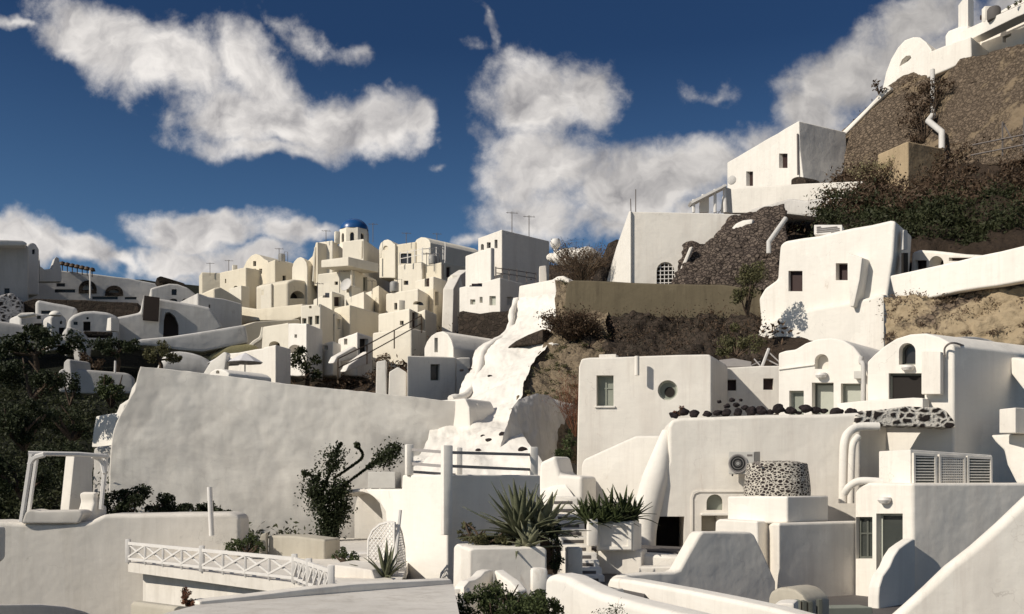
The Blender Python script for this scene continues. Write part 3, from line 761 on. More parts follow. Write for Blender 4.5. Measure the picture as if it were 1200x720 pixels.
corner('lower_door_house', 'cream house with a tall dark door facing the path below the roof terrace', 'house', (498, 340), (508, 337), (520, 345), 378, 92, 'cream', [dr(510, 342, 514, 358, 'R')])
prism('buttress', Plane((522, 93), (532, 90)), [(522, 372), (524, 325), (528, 322), (532, 340), (532, 372)], 1, 'cream2', None, .2, label='bright sloping buttress between the beige house and the white block', cat='buttress')
prism('garden_wall', Plane((530, 88), (549, 95)), [(530, 396), (532, 338), (540, 322), (549, 316), (549, 396)], 1, 'white', None, .1, label='pale curved wall running up beside the white block with balconies', cat='wall')
corner('mid_house', 'cream house with two dark windows in the middle of the far slope', 'house', (452, 344), (490, 338), (505, 346), 385, 90, 'cream2', [wn(462, 355, 470, 363), O('win', arch(484, 353, 492, 357, 356.5), 'F', .5)])
corner('low_parapet_house', 'cream parapet block in the middle of the slope left of the two dark windows', 'house', (436, 338), (444, 334), (456, 343), 380, 93, 'cream')
corner('lit_cube_house', 'plain cream cube with a long shaded side below the balcony house', 'house', (405, 350), (426.5, 341), (456, 364), 395, 90, 'cream2')
corner('window_door_house', 'cream house with a dark red door on its shaded side and a small dark window', 'house', (367, 351), (389, 341), (404, 346), 375, 92, 'cream2', [dr(391.5, 348, 400, 359, 'R'), wn(378, 343, 386, 349)])
corner('long_cube_house', 'wide cream cube with a long shaded flank in the centre of the far slope', 'house', (391, 361), (410, 357), (452, 369), 398, 86, 'cream')
corner('brown_door_house', 'cream house with a tall brown door in its shaded right side', 'house', (443, 368), (480, 361), (500, 371), 405, 82, 'cream2', [dr(483, 366, 489.5, 384, 'R'), wn(468.5, 376, 473, 381)])
corner('lower_terrace_house', 'low cream terrace wall under the house with the tall brown door', 'terrace', (436, 390), (482, 384.5), (500, 388), 425, 78, 'cream2')
corner('three_window_house', 'cream house with three shuttered windows in a row and a long shaded side', 'house', (352, 358), (376, 356), (412, 375), 420, 82, 'cream2',
    [wn(354, 373, 359, 380, mat='greendk'), wn(361, 371, 366, 381, mat='greendk'), wn(369, 370, 374, 380, mat='greendk'), wn(362, 358.5, 365, 361.5), wn(398, 374, 401, 384, 'R', mat='greendk')])
corner('small_white_house', 'small whitewashed house with a dark door at the foot of the cream houses', 'house', (396, 397), (418.5, 389), (437, 395), 425, 74, 'bright', [dr(421.5, 397, 431.5, 414, 'R', mat='void'), wn(403, 397, 407, 404, mat='greendk')])
for (a, b_, lab) in (((395, 418), (416, 406), 'left white stair parapet climbing to the small whitewashed house'), ((409, 428), (432, 412), 'right white stair parapet climbing to the small whitewashed house')):
    prism('stair_parapet', Plane((a[0], 70), (b_[0], 73)), [(a[0]-4, a[1]+8), (a[0], a[1]), (b_[0], b_[1]), (b_[0]+3, b_[1]+2), (b_[0]+3, b_[1]+14)], .5, 'bright', None, .1, label=lab, cat='stair wall')
house('wide_wall_house', 'cream house front with a half-buried dark arch above the palm', 'house', Plane((308, 76), (338, 74)), [(305, 412), (308, 383), (338, 378), (338, 412)], (.4, 4, 0), 'cream2', .1, [O('win', arch(315, 400, 328, 406, 405), depth=.8)])
house('white_window_house', 'white house with one tiny window above a dark arch, next to the palm', 'house', Plane((337, 74), (359, 71)), [(337, 425), (337.6, 379), (359, 379), (359, 425)], (.6, 3, 0), 'bright', .1, [wn(345, 392, 348, 396), O('win', arch(338, 404, 353, 414, 411), depth=.8)])
prism('path_wall', Plane((280, 96), (354, 90)), [(280, 382), (280, 359), (300, 362), (354, 356), (354, 371), (340, 376), (300, 376), (284, 380)], 1.5, 'cream', None, .15, label='long shaded cream retaining wall beneath the gabled houses', cat='wall')
prism('stair_wall', Plane((284, 84), (352, 88)), [(284, 420), (284, 382), (300, 377), (352, 374), (352, 395), (300, 412), (292, 420)], 1.5, 'cream', None, .15, label='beige terrace wall with a white coping rising in a curve', cat='wall')
tube('coping', spline([W(286, 413, 83), W(298, 402, 83), W(306, 396, 83), (W(309, 384, 83))], 5), .2, 'cream2', None, 6, 'pale curved coping sweeping up the beige terrace wall', 'coping')
t, b, p = corner('shaded_block', 'white block with a shaded right side just above the big grey wall', 'building', (258, 416), (322.5, 406), (340, 410), 455, 62, 'white', bev=.1)
t, b, p = corner('tall_shaded_block', 'taller white block behind the parasols with its right side in shade', 'building', (308, 407), (323, 404), (341, 409), 455, 60, 'white', bev=.1)
def parasol(name, label, px, py, Y, r, h, group=None):
    c = W(px, py, Y); t = thing(name, label, 'parasol', c, group)
    tube('pole', [c, c+Vector((0, 0, h))], .04, 'paint', t, 6)
    lathe('canopy', [(0, h+.55*r), (r*.5, h+.3*r), (r, h), (r*.98, h-.03), (r*.5, h+.25*r), (0, h+.48*r)], c, 'canvas', t, 8, 15)
    return t
parasol('parasol', 'large white parasol standing left of the shaded white block', 262, 441, 60, 1.0, .75)
parasol('parasol', 'large white parasol nearest to the shaded white block above the grey wall', 287, 440, 58, 1.05, .75)
house('tiny_vault', 'tiny white arched hut peeping over the big grey wall', 'hut', Plane((243, 54), (268, 53)), [(243, 442), (246, 436), (252, 432.5), (258, 432), (264, 434), (268, 438), (268, 448), (243, 448)], 3, 'bright', .1, [wa(253, 434, 257, 438)])
# the white block with balconies at the centre
t, b, p = corner('balcony_block', 'big white house with three dark windows and a bushy balcony left of centre', 'house', (560, 279), (588, 269), (644, 282.5), 335, 82, 'white',
    [wa(563.5, 286, 567, 293), wn(570.5, 284, 575, 291), wn(579.5, 281, 583, 291)], bev=.08)
t.location = t.location
t2, b2, p2 = corner('balcony_annex', 'bright white stepped wing with a balcony parapet in front of the big white house', 'house', (545, 300), (575, 290), (580, 291), 345, 79, 'bright', bev=.1)
corner('lower_white_house', 'white two-window house below the big white house at the ridge', 'house', (538, 337), (586, 325.5), (613, 333), 366, 72, 'bright',
    [wn(551, 351, 557, 357, mat='palegreen'), wn(562, 348, 565.5, 355, mat='palegreen'), wn(573.5, 347, 581, 358, mat='palegreen'), wn(550, 332, 565, 336), wn(594, 348, 601, 358, 'R', mat='greyhi')], bev=.08)
roof_rail('balcony_railing', 'thin dark railing on the terrace beside the big white house', [(581, 327, 74), (600, 329, 76), (628, 333, 79)], 74, .9, 5, 'cable')
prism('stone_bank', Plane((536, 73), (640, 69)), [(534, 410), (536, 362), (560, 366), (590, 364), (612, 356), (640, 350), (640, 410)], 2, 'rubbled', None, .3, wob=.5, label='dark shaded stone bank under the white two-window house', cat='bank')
prism('chimney', Plane((632, 66), (640, 66)), [(632, 332), (632, 312), (640, 311), (641, 332)], .8, 'white', None, .06, label='square white chimney right of the big white house', cat='chimney')
prism('terrace_wall', Plane((608, 66), (650, 64)), [(606, 364), (608, 335), (650, 327), (654, 356)], 1, 'bright', None, .1, label='bright terrace wall below the square white chimney', cat='wall')
t, b, p = house('small_vault', 'small white vault with dark brick arch at the top of the white slope', 'vault', Plane((640, 65), (668, 64)), [(640, 344), (641, 335), (646, 328), (653, 323.5), (660, 323), (667, 328), (668, 344)], (2, 4, 0), 'white', .1, [O('win', arch(646, 328, 664, 340, 337), depth=.5, mat='rubbled')])
for k, (px, py, Y, r, lab) in enumerate([(648, 302, 70, .42, 'small round white boulder on the skyline beside the big white house'), (664, 301, 69, .7, 'round white boulder behind the bare thicket'), (688, 300, 68, .7, 'long white rock on the skyline behind the bare thicket')]):
    bm = bmesh.new(); bmesh.ops.create_icosphere(bm, subdivisions=3, radius=r)
    for v in bm.verts: v.co *= 1+.45*noise.noise(v.co*1.3+Vector((k*5, 0, 0)))
    bmesh.ops.scale(bm, vec=(1.4, 1, .8), verts=bm.verts); bmesh.ops.translate(bm, vec=W(px, py, Y), verts=bm.verts)
    tag(from_bm('boulder', bm, 'white', None, W(px, py, Y)-Vector((0, 0, r*.8)), 60), lab, 'boulder')
# little wall posts along the skyline with a light tower
lathe('lamp_globe', [(0, 0), (.12, .05), (.14, .6), (.32, .75), (.38, 1.0), (.3, 1.25), (0, 1.35)], W(651, 302, 69), 'paint', None, 12, 40, 'white globe on a short post at the skyline', 'lamp')
# barrel vault house and grey house above the big wall
t, b, p = house('barrel_vault_house', 'white barrel-vaulted house with one tall slit window above the dark slope', 'house', Plane((497, 64), (531, 60.5)), [(497, 420), (497, 408), (500, 400), (505, 393.5), (511, 389.5), (518, 388.5), (524, 391.5), (528, 398), (531, 408), (531, 420)], (4.5, 5, 0), 'white', .08,
    [wn(509, 396, 513, 413, mat='greendk')])
t, b, p = house('grey_house', 'shaded grey cube house with a single green-framed window above the big wall', 'house', Plane((477, 57), (534, 58.5)), [(477, 480), (477, 417), (534, 418.5), (534, 480)], (.6, 3, 0), 'white', .08,
    [wn(504.5, 427, 515.5, 446, frame='greendk', mat='dark')])
prism('lean_to', Plane((533, 58.6), (552, 59)), [(533, 480), (533, 420), (541, 419), (552, 419), (552, 480)], 2, 'white', None, .1, label='low white lean-to between the grey cube house and the white slope', cat='wall')

# infill houses, stairs and rooftop clutter that crowd the far slope
for a in [('annex', 'small cream annex tucked under the gabled house', (300, 336), (318, 332), (330, 336), 362, 109, 'cream2', [wn(306, 340, 309, 346)]),
          ('annex', 'small cream cube in front of the balcony house door', (424, 344), (436, 340), (450, 346), 362, 96, 'cream2', [wn(428, 346, 431, 351)]),
          ('annex', 'tiny cream annex between the two houses with red doors', (404, 337), (412, 334), (424, 338), 352, 98, 'cream2', [wn(406, 339, 409, 343)]),
          ('annex', 'low cream block at the foot of the three-window house', (330, 392), (344, 388), (356, 392), 412, 78, 'cream2', [wn(335, 394, 338, 399)]),
          ('annex', 'cream block with a dark door just left of the wide cream cube', (380, 370), (392, 367), (404, 372), 395, 85, 'cream2', [dr(394, 374, 399, 386, 'R')]),
          ('annex', 'white annex stepping down beside the small whitewashed house', (376, 404), (390, 399), (400, 403), 425, 73, 'bright', [wn(380, 405, 384, 410)]),
          ('annex', 'square cream block below the single-windowed roof terrace house', (488, 366), (498, 362), (512, 368), 385, 84, 'cream2', [wn(491, 368, 494, 373)])]:
    corner(a[0], a[1], 'annex', *a[2:5], a[5], a[6], a[7], a[8])
rr = random.Random(9)
for k, (px, py, Y) in enumerate([(268, 320, 119), (327, 306, 113), (382, 283, 110), (437, 283, 107), (476, 285, 105), (512, 291, 105), (398, 342, 92), (436, 344, 90), (600, 272, 82), (620, 277, 83), (500, 310, 97), (246, 322, 122), (372, 357, 82)]):
    c = W(px, py+1, Y); t = thing('tv_aerial', 'thin television aerial on a rooftop of the far village', 'aerial', c, 'rooftop aerials of the far village'); h = rr.uniform(1.2, 2.2)
    tube('mast', [c, c+Vector((0, 0, h))], .035, 'cable', t, 5)
    bm = bmesh.new(); bars_bm(bm, c+Vector((-.5, 0, h*.95)), c+Vector((.5, .2, h*.95)), .03, .03)
    for q in (-.35, -.1, .15, .4): bars_bm(bm, c+Vector((q, -.25, h*.95)), c+Vector((q, .3, h*.95)), .02, .02)
    from_bm('antenna', bm, 'cable', t)
for k, (px, py, Y) in enumerate([(275, 320, 119), (395, 283, 111), (448, 300, 108), (470, 365, 84)]):
    tag(boxw('chimney', W(px, py+3, Y), (.55, .55, rr.uniform(1.0, 1.5)), 'cream2', None, .4, .06), 'small square plaster chimney on a roof of the far village', 'chimney', 'rooftop chimneys of the far village')
for k, (px, py, Y) in enumerate([(330, 306, 115), (507, 309, 99), (462, 341, 92)]):
    c = W(px, py+1, Y); t = thing('water_tank', 'small round water tank on a roof of the far village', 'tank', c, 'rooftop water tanks of the far village')
    lathe('tank', [(0, 0), (.4, 0), (.42, .05), (.42, .8), (.3, .92), (0, .95)], c, 'metal', t, 14); tube('inlet_pipe', [c+Vector((.3, 0, .9)), c+Vector((.3, 0, 1.15)), c+Vector((.7, 0, 1.15)), c+Vector((.7, 0, 0))], .03, 'cable', t, 5)
# ================================================================== the shaded village on the left
def R_(a, b):
    'the house fronts on this slope run nearly square to the street'
    m = (a[1]+b[1])/2; return Plane((a[0], m+(a[1]-m)*.3), (b[0], m+(b[1]-m)*.3))
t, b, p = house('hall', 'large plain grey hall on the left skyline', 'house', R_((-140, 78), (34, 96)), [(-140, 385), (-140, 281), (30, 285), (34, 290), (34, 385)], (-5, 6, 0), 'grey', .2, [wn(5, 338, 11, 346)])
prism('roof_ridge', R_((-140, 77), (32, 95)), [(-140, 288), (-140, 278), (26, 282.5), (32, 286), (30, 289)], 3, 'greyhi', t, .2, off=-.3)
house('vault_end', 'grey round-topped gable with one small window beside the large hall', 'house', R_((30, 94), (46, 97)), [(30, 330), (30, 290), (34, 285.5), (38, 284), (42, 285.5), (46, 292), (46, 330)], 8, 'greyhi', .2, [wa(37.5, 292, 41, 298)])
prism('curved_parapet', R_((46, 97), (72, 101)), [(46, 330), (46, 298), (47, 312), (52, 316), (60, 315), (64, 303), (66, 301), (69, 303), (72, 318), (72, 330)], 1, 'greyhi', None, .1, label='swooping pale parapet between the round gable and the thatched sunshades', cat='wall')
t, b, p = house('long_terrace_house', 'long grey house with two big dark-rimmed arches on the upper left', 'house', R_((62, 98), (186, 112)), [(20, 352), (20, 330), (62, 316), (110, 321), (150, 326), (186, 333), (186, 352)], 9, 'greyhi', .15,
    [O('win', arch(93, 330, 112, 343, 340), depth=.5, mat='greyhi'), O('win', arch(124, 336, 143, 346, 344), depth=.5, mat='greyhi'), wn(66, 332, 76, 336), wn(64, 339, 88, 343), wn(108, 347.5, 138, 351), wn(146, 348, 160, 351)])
for x0, y0, x1, y1, s in ((92, 329, 113, 344, 339.5), (123, 335, 144, 347, 343.5)):
    ring('arch_rim', p['F'], arch(x0, y0, x1, y1, s), .35, .3, 'rubbled', t, -.15)
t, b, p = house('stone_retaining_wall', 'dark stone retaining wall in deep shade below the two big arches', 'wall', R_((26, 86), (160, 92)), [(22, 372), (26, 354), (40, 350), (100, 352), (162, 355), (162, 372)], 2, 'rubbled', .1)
house('stone_mottled_house', 'grey plaster house mottled with dark stones at the left edge', 'house', R_((-20, 84), (27, 88)), [(-20, 385), (-20, 352), (0, 345), (14, 342), (27, 352), (27, 385)], 3, 'blackpatch', .3)
for k in range(7):
    px = 73+k*5.8; py = 317.5+k*1.2
    c = W(px, py, 103); t = thing('thatched_sunshade', 'small dark thatched sunshade in the row on the long roof terrace', 'sunshade', c, 'thatched sunshades on the roof terrace')
    tube('pole', [c, c+Vector((0, 0, .75))], .05, 'bark', t, 5); lathe('canopy', [(0, 1.0), (.25, .9), (.34, .62), (.3, .6), (0, .75)], c, 'scrub', t, 10, 40)
tube('lamp_post', [W(105.5, 350, 97), W(105.5, 317, 97)], .09, 'paint', None, 6, 'slim white pole in front of the left dark-rimmed arch', 'pole')
house('white_annex', 'pale low house with one wide dark opening under the stone retaining wall', 'house', R_((41, 82), (91, 86)), [(41, 375), (41, 352), (46, 351.5), (75, 357), (91, 361), (88, 372), (70, 376)], 4, 'greyhi', .3, [wn(48, 364, 59, 368)])
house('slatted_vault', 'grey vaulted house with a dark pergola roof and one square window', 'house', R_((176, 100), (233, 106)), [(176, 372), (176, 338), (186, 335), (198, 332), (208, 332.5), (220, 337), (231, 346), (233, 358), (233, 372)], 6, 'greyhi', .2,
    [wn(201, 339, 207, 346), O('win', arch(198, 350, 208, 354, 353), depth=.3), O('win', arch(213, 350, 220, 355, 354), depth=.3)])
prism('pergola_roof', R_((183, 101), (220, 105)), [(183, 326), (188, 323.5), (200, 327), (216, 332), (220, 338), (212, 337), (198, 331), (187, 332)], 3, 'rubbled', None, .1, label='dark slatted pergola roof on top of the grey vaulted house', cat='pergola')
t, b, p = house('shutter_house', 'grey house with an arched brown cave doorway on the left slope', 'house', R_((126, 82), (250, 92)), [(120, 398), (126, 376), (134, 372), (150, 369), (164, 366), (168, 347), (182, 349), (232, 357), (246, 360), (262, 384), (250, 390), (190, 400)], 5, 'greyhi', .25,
    [O('door', [(191, 395), (192, 374), (194, 366.5), (199, 366), (205, 371), (209, 380), (209.5, 395)], depth=.9, mat='brown')])
prism('slatted_screen', R_((126, 82), (250, 92)), [(167, 376), (169, 347.5), (187, 350), (185.5, 377.5)], .3, 'brown', None, .03, off=-.5, label='tall brown slatted wooden panel standing on the grey house', cat='panel')
prism('edge_wall', R_((126, 82), (250, 92)), [(164.5, 371), (168, 346), (170, 346.5), (167.5, 373)], (.1, .5, 0), 'bright', None, .04, label='bright white edge wall beside the tall brown slatted panel', cat='wall')
house('right_block', 'grey block with a dark slit window at the right end of the left village', 'house', R_((231, 88), (284, 96)), [(231, 382), (231, 343), (237, 345), (245, 348), (262, 350), (284, 356), (284, 386), (255, 386)], 6, 'greyhi', .15, [wn(244.5, 357, 246.5, 364)])
house('corner_arch_house', 'pale house with a small dark arch beside the gabled cream houses', 'house', R_((250, 98), (284, 104)), [(250, 360), (250, 338), (258, 336), (270, 343), (284, 352), (284, 362)], 4, 'cream', .2, [O('win', arch(262, 355, 268, 358, 357.5), depth=.4)])
prism('sloping_wall', R_((160, 70), (288, 80)), [(150, 405), (162, 397.5), (200, 394), (240, 388), (288, 380), (292, 402), (262, 408), (238, 413), (210, 411), (178, 406)], 2, 'greyhi', None, .4, label='long smooth grey wall sloping down below the arched cave doorway', cat='wall')
prism('plaster_mound', R_((192, 62), (262, 66)), [(180, 440), (192, 413), (210, 410), (235, 415), (252, 426), (258, 445)], 3, 'greyhi', None, .6, label='smooth pale plaster mound left of the parasols', cat='wall')
prism('white_gable', R_((238, 58), (262, 57)), [(236, 440), (246, 424), (262, 412), (266, 414), (262, 440)], .5, 'bright', None, .1, label='bright triangular wall end left of the parasols', cat='wall')
prism('grass_bank', R_((238, 74), (306, 78)), [(236, 425), (248, 414), (268, 404), (292, 402), (306, 407), (306, 425)], 3, 'grass', None, .4, label='dry yellow grassy bank above the parasols', cat='bank')
# lowest row
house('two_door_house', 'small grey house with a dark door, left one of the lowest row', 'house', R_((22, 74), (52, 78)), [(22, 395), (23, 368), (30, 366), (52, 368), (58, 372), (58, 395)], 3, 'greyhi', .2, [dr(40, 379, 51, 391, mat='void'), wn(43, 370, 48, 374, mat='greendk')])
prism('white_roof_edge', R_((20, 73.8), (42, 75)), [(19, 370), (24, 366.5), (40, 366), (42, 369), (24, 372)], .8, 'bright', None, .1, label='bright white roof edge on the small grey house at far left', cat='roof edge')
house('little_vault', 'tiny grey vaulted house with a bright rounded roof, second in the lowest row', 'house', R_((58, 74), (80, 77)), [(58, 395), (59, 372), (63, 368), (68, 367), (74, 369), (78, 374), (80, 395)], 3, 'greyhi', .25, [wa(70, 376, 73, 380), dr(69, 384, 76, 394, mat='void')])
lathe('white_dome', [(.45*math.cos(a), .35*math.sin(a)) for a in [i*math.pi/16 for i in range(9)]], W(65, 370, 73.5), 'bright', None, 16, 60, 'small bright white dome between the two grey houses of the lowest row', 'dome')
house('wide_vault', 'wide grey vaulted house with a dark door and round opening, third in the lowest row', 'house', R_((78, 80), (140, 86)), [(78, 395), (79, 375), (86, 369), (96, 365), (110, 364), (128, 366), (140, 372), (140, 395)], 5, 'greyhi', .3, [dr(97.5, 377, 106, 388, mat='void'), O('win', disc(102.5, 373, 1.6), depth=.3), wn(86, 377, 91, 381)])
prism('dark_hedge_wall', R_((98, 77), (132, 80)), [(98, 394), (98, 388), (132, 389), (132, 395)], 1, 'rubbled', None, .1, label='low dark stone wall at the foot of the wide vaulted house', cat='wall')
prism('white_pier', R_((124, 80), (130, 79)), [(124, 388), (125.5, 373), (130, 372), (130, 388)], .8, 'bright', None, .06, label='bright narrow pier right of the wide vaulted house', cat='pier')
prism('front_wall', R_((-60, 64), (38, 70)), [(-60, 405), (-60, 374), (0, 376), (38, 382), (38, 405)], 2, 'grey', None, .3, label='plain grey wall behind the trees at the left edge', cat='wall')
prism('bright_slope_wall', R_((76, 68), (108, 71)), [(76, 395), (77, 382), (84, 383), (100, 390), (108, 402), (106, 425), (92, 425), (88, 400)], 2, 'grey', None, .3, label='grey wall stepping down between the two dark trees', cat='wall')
prism('tree_terrace_wall', R_((68, 54), (150, 58)), [(68, 460), (68, 434), (76, 431), (150, 437), (158, 443), (158, 462), (100, 462)], 1, 'grey', None, .2, label='grey terrace wall under the spreading tree', cat='wall')
house('shed', 'small pale shed with a bright gable beside the dark trees', 'shed', R_((72, 56), (84, 55)), [(72, 440), (74, 424), (78, 420), (82, 422), (84, 440)], 1.5, 'grey', .1)
tube('white_post', [W(134.5, 437, 55), W(135, 423, 55)], .06, 'paint', None, 6, 'short white post on the tree terrace wall', 'post')
# trees and shrubs of the dark slope
shrub('dark_tree', 'broad dark tree at the left edge under the grey houses', [(18, 402, 60, 24, .7), (42, 397, 61, 26, .7), (70, 405, 60, 24, .75), (5, 410, 59, 20, .7)], .22, 9, 'leafdk', cat='tree', stemname='trunk', leafname='crown', trunk=1.2, base=W(40, 440, 60), r0=.12)
shrub('spreading_tree', 'umbrella-shaped dark tree on the terrace wall', [(120, 405, 57, 17, .6), (138, 402, 57, 18, .65), (154, 406, 57, 15, .6), (130, 412, 56.5, 12, .6)], .16, 8, 'leafdk', cat='tree', stemname='trunk', leafname='crown', trunk=1.0, base=W(136, 436, 57), r0=.09)
shrub('olive_tree', 'greyish olive tree right of the umbrella-shaped tree', [(176, 414, 60, 13, .8), (190, 413, 60, 16, .8), (203, 420, 60, 11, .7)], .16, 7, 'olivel', cat='tree', stemname='trunk', leafname='crown', trunk=.6, base=W(188, 434, 60), r0=.08)
shrub('low_tree', 'small round dark tree in front of the tree terrace wall', [(130, 448, 52, 16, .85), (122, 458, 51, 13, .9), (140, 458, 51, 13, .9)], .14, 9, 'leaf', cat='tree', stemname='trunk', leafname='crown', base=W(130, 478, 52), r0=.07)
shrub('thin_tree', 'small rounded shrub left of the small round dark tree', [(80, 448, 51, 14, .9), (86, 456, 51, 11, .9)], .14, 8, 'leafdk', cat='tree', stemname='trunk', leafname='crown', base=W(82, 475, 51), r0=.06)
shrub('brown_thicket', 'brownish dead thicket between the spreading tree and the shed', [(98, 424, 60, 14, .7), (112, 428, 60, 12, .6)], .15, 8, 'scrub', cat='thicket')
scatter('grove_undergrowth', HG[29:66, 10:50], 60000, .24, 'scrubgreen', 'dark green undergrowth beneath the trees of the left slope', 1.0, 700, .7)
# big dark trees falling away down the slope
k = 0
for (blobs, lab, mt) in [
    ([(20, 440, 46, 34, .7), (55, 450, 45, 26, .7)], 'large dark green tree on the steep slope, highest of the left grove', 'leafdk'),
    ([(70, 490, 44, 24, .7), (98, 505, 44, 14, .8)], 'dark tree pressed against the stepped end of the big wall', 'leafdk'),
    ([(10, 500, 40, 36, .75), (45, 490, 41, 28, .75)], 'dark tree in the middle of the left grove', 'leafdk'),
    ([(72, 532, 38, 26, .8), (95, 545, 40, 14, .8)], 'dark green tree seen through the white pergola frame', 'leafdk'),
    ([(5, 560, 36, 34, .8), (48, 560, 36, 26, .8)], 'lowest dark tree of the left grove behind the pergola bench', 'leafdk'),
    ([(-60, 470, 40, 45, .8), (-40, 550, 36, 40, .8)], 'dark tree at the very left edge of the grove', 'leafdk')]:
    shrub('grove_tree', lab, blobs, .15, 9, mt, cat='tree', stemname='trunk', leafname='crown', group='dark trees on the left slope', r0=.1)
# ================================================================== the big shaded wall and the terrace in front of it
WP = Plane((160, 44.5), (510, 46.5))
top = [(166, 431), (230, 437), (300, 446), (380, 455), (450, 462), (520, 470), (560, 474)]
def wall_row(f, n=9):
    xl = float(np.interp(f, [0, .12, .2, .3, .42, .6, 1], [166, 159, 149, 137, 132, 130, 128])); r = []
    for k in range(n):
        px = xl+(560-xl)*k/(n-1); d = WP.depth(px); bot = HZ+3.6*F/d; yt = float(np.interp(px, [q[0] for q in top], [q[1] for q in top]))
        r.append((px, yt+(bot-yt)*f, d))
    return r
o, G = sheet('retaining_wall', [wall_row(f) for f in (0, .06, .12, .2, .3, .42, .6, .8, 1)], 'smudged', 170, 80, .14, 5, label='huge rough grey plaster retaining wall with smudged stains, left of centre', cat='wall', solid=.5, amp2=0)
ST = [(107, 524), (109, 505), (112, 488), (122, 486), (136, 484), (140, 474), (150, 468), (154, 455), (160, 446), (164, 431), (170, 430), (168, 445), (161, 458), (155, 468), (146, 476), (143, 486), (136, 494), (134, 506), (133, 524)]
prism('stepped_buttress', Plane((104, 47), (170, 44.9)), ST, (.5, .8, 0), 'bright', None, .06, wob=.03, label='bright white stepped end of the huge grey wall', cat='buttress')
prism('corner_wall', Plane((104, 45.6), (175, 45.2)), [(106, 612), (108, 524), (140, 520), (140, 612)], 1.2, 'stained', None, .2, label='grey wall below the bright stepped wall end', cat='wall')
# pergola frame with its bench
t = thing('pergola', 'white pergola frame with a leaning panel over a plaster bench at left', 'pergola', W(60, 612, 32.4))
tube('post', [W(25, 612, 31.4), W(37, 532, 31.4)], .085, 'paint', t, 6); tube('post', [W(32, 611, 32.4), W(43, 536, 32.4)], .07, 'paint', t, 6)
tube('post', [W(118, 597, 32.9), W(124.5, 532, 32.9)], .08, 'paint', t, 6); tube('beam', [W(33, 531.5, 31.4), W(92, 532.5, 31.9), W(126, 535, 32.9)], .075, 'paint', t, 6)
tube('brace', spline([W(34.5, 545, 31.4), W(40, 537, 31.4), W(52, 533, 31.4)], 4), .09, 'paint', t, 6)
tube('brace', spline([W(108, 535, 32.6), W(118, 540, 32.8), W(122, 555, 32.8)], 4), .07, 'paint', t, 6)
prism('panel', Plane((78, 33.0), (112, 33.8)), [(80, 600), (87, 531), (112, 532), (109, 555), (110, 600)], .6, 'lower', t, .08)
prism('bench', Plane((24, 31.3), (100, 31.6)), [(24, 614), (29, 600), (35, 597), (45, 599), (93, 598), (98, 602), (92, 614)], 1.2, 'lower', t, .08)
prism('step_wall', Plane((90, 31.9), (126, 33.4)), [(92, 616), (98, 606), (108, 602), (112, 588), (110, 578), (116, 576), (118, 592), (126, 592), (126, 616)], .6, 'white', None, .1, label='stepped white wall end right of the pergola bench', cat='wall')
# lower terrace wall
house('lower_wall', 'long shaded plaster wall filling the bottom left corner', 'wall', Plane((0, 31.4), (290, 32.2)), [(-80, 760), (-80, 612), (-10, 611), (30, 613), (70, 614), (104, 612), (122, 603), (200, 602), (270, 601), (282, 606), (282, 650), (290, 700), (290, 760)], 1.8, 'lower', .15)
prism('side_parapet', Plane((-20, 22), (10, 22.6)), [(-20, 660), (-20, 617), (8, 617), (7.5, 653), (3, 659)], .8, 'lower', None, .08, label='short pale parapet cut by the left edge of the picture', cat='parapet')
prism('rim_wall', Plane((-60, 14), (125, 20)), [(-60, 760), (-60, 709), (0, 708.5), (50, 708), (78, 710.5), (100, 716), (125, 727), (125, 760)], .3, 'lower', None, .06, label='low curved wall with a pale rim in the bottom left corner', cat='wall')
for k, (bl, lab) in enumerate([([(140, 585, 34.5, 18, .8), (160, 583, 34.5, 20, .8), (132, 602, 34, 12, 1), (146, 600, 34, 14, .9)], 'round dark bush, leftmost on the lower plaster wall'), ([(195, 592, 35.5, 20, .75), (212, 596, 35.5, 16, .75), (182, 598, 35, 14, .8)], 'dark bush in the middle of the three on the lower plaster wall'), ([(245, 598, 36.5, 16, .6), (262, 600, 36.5, 14, .5), (232, 600, 36.5, 10, .6)], 'flatter dark bush, rightmost on the lower plaster wall')]):
    shrub('bush', lab, bl, .11, 11, 'leafdk', 'dark bushes on the lower plaster wall')
tube('pole', [W(248, 628, 31.5), W(245.5, 571, 31.5)], .085, 'paint', None, 8, 'leaning white pole between the dark bushes and the criss-cross railing', 'pole')
# terrace slab and criss-cross railing
zt = W(0, 661, 29.5).z
A = Vector((W(150, 0, 30).x, 30, zt)); B = Vector((W(345, 0, 23.9).x, 23.9, zt)); C2 = Vector((W(388, 0, 20.6).x, 20.6, zt))
far = [Vector((-3.2, 31, zt)), Vector((-3.6, 43, zt)), Vector((-15.5, 43, zt)), Vector((-12.2, 32.5, zt))]
bm = prism_bm([A, B, C2, Vector((-2.5, 21.5, zt)), *far], (0, 0, -.28)); tag(from_bm('balcony_slab', bm, 'lower', None, A), 'pale terrace slab carrying the white criss-cross railing', 'terrace')
bm = prism_bm([A+Vector((.3, .4, -.28)), B+Vector((-.2, .5, -.28)), B+Vector((1, 4, -.28)), A+Vector((1, 4, -.28))], (0, 0, -3)); tag(from_bm('undercroft_wall', bm, 'lower', None, A+Vector((.3, .4, -3.28))), 'shaded wall under the terrace with the criss-cross railing', 'wall')
t = thing('lattice_railing', 'white criss-cross timber railing along the terrace at lower left', 'railing', A)
hR = .58
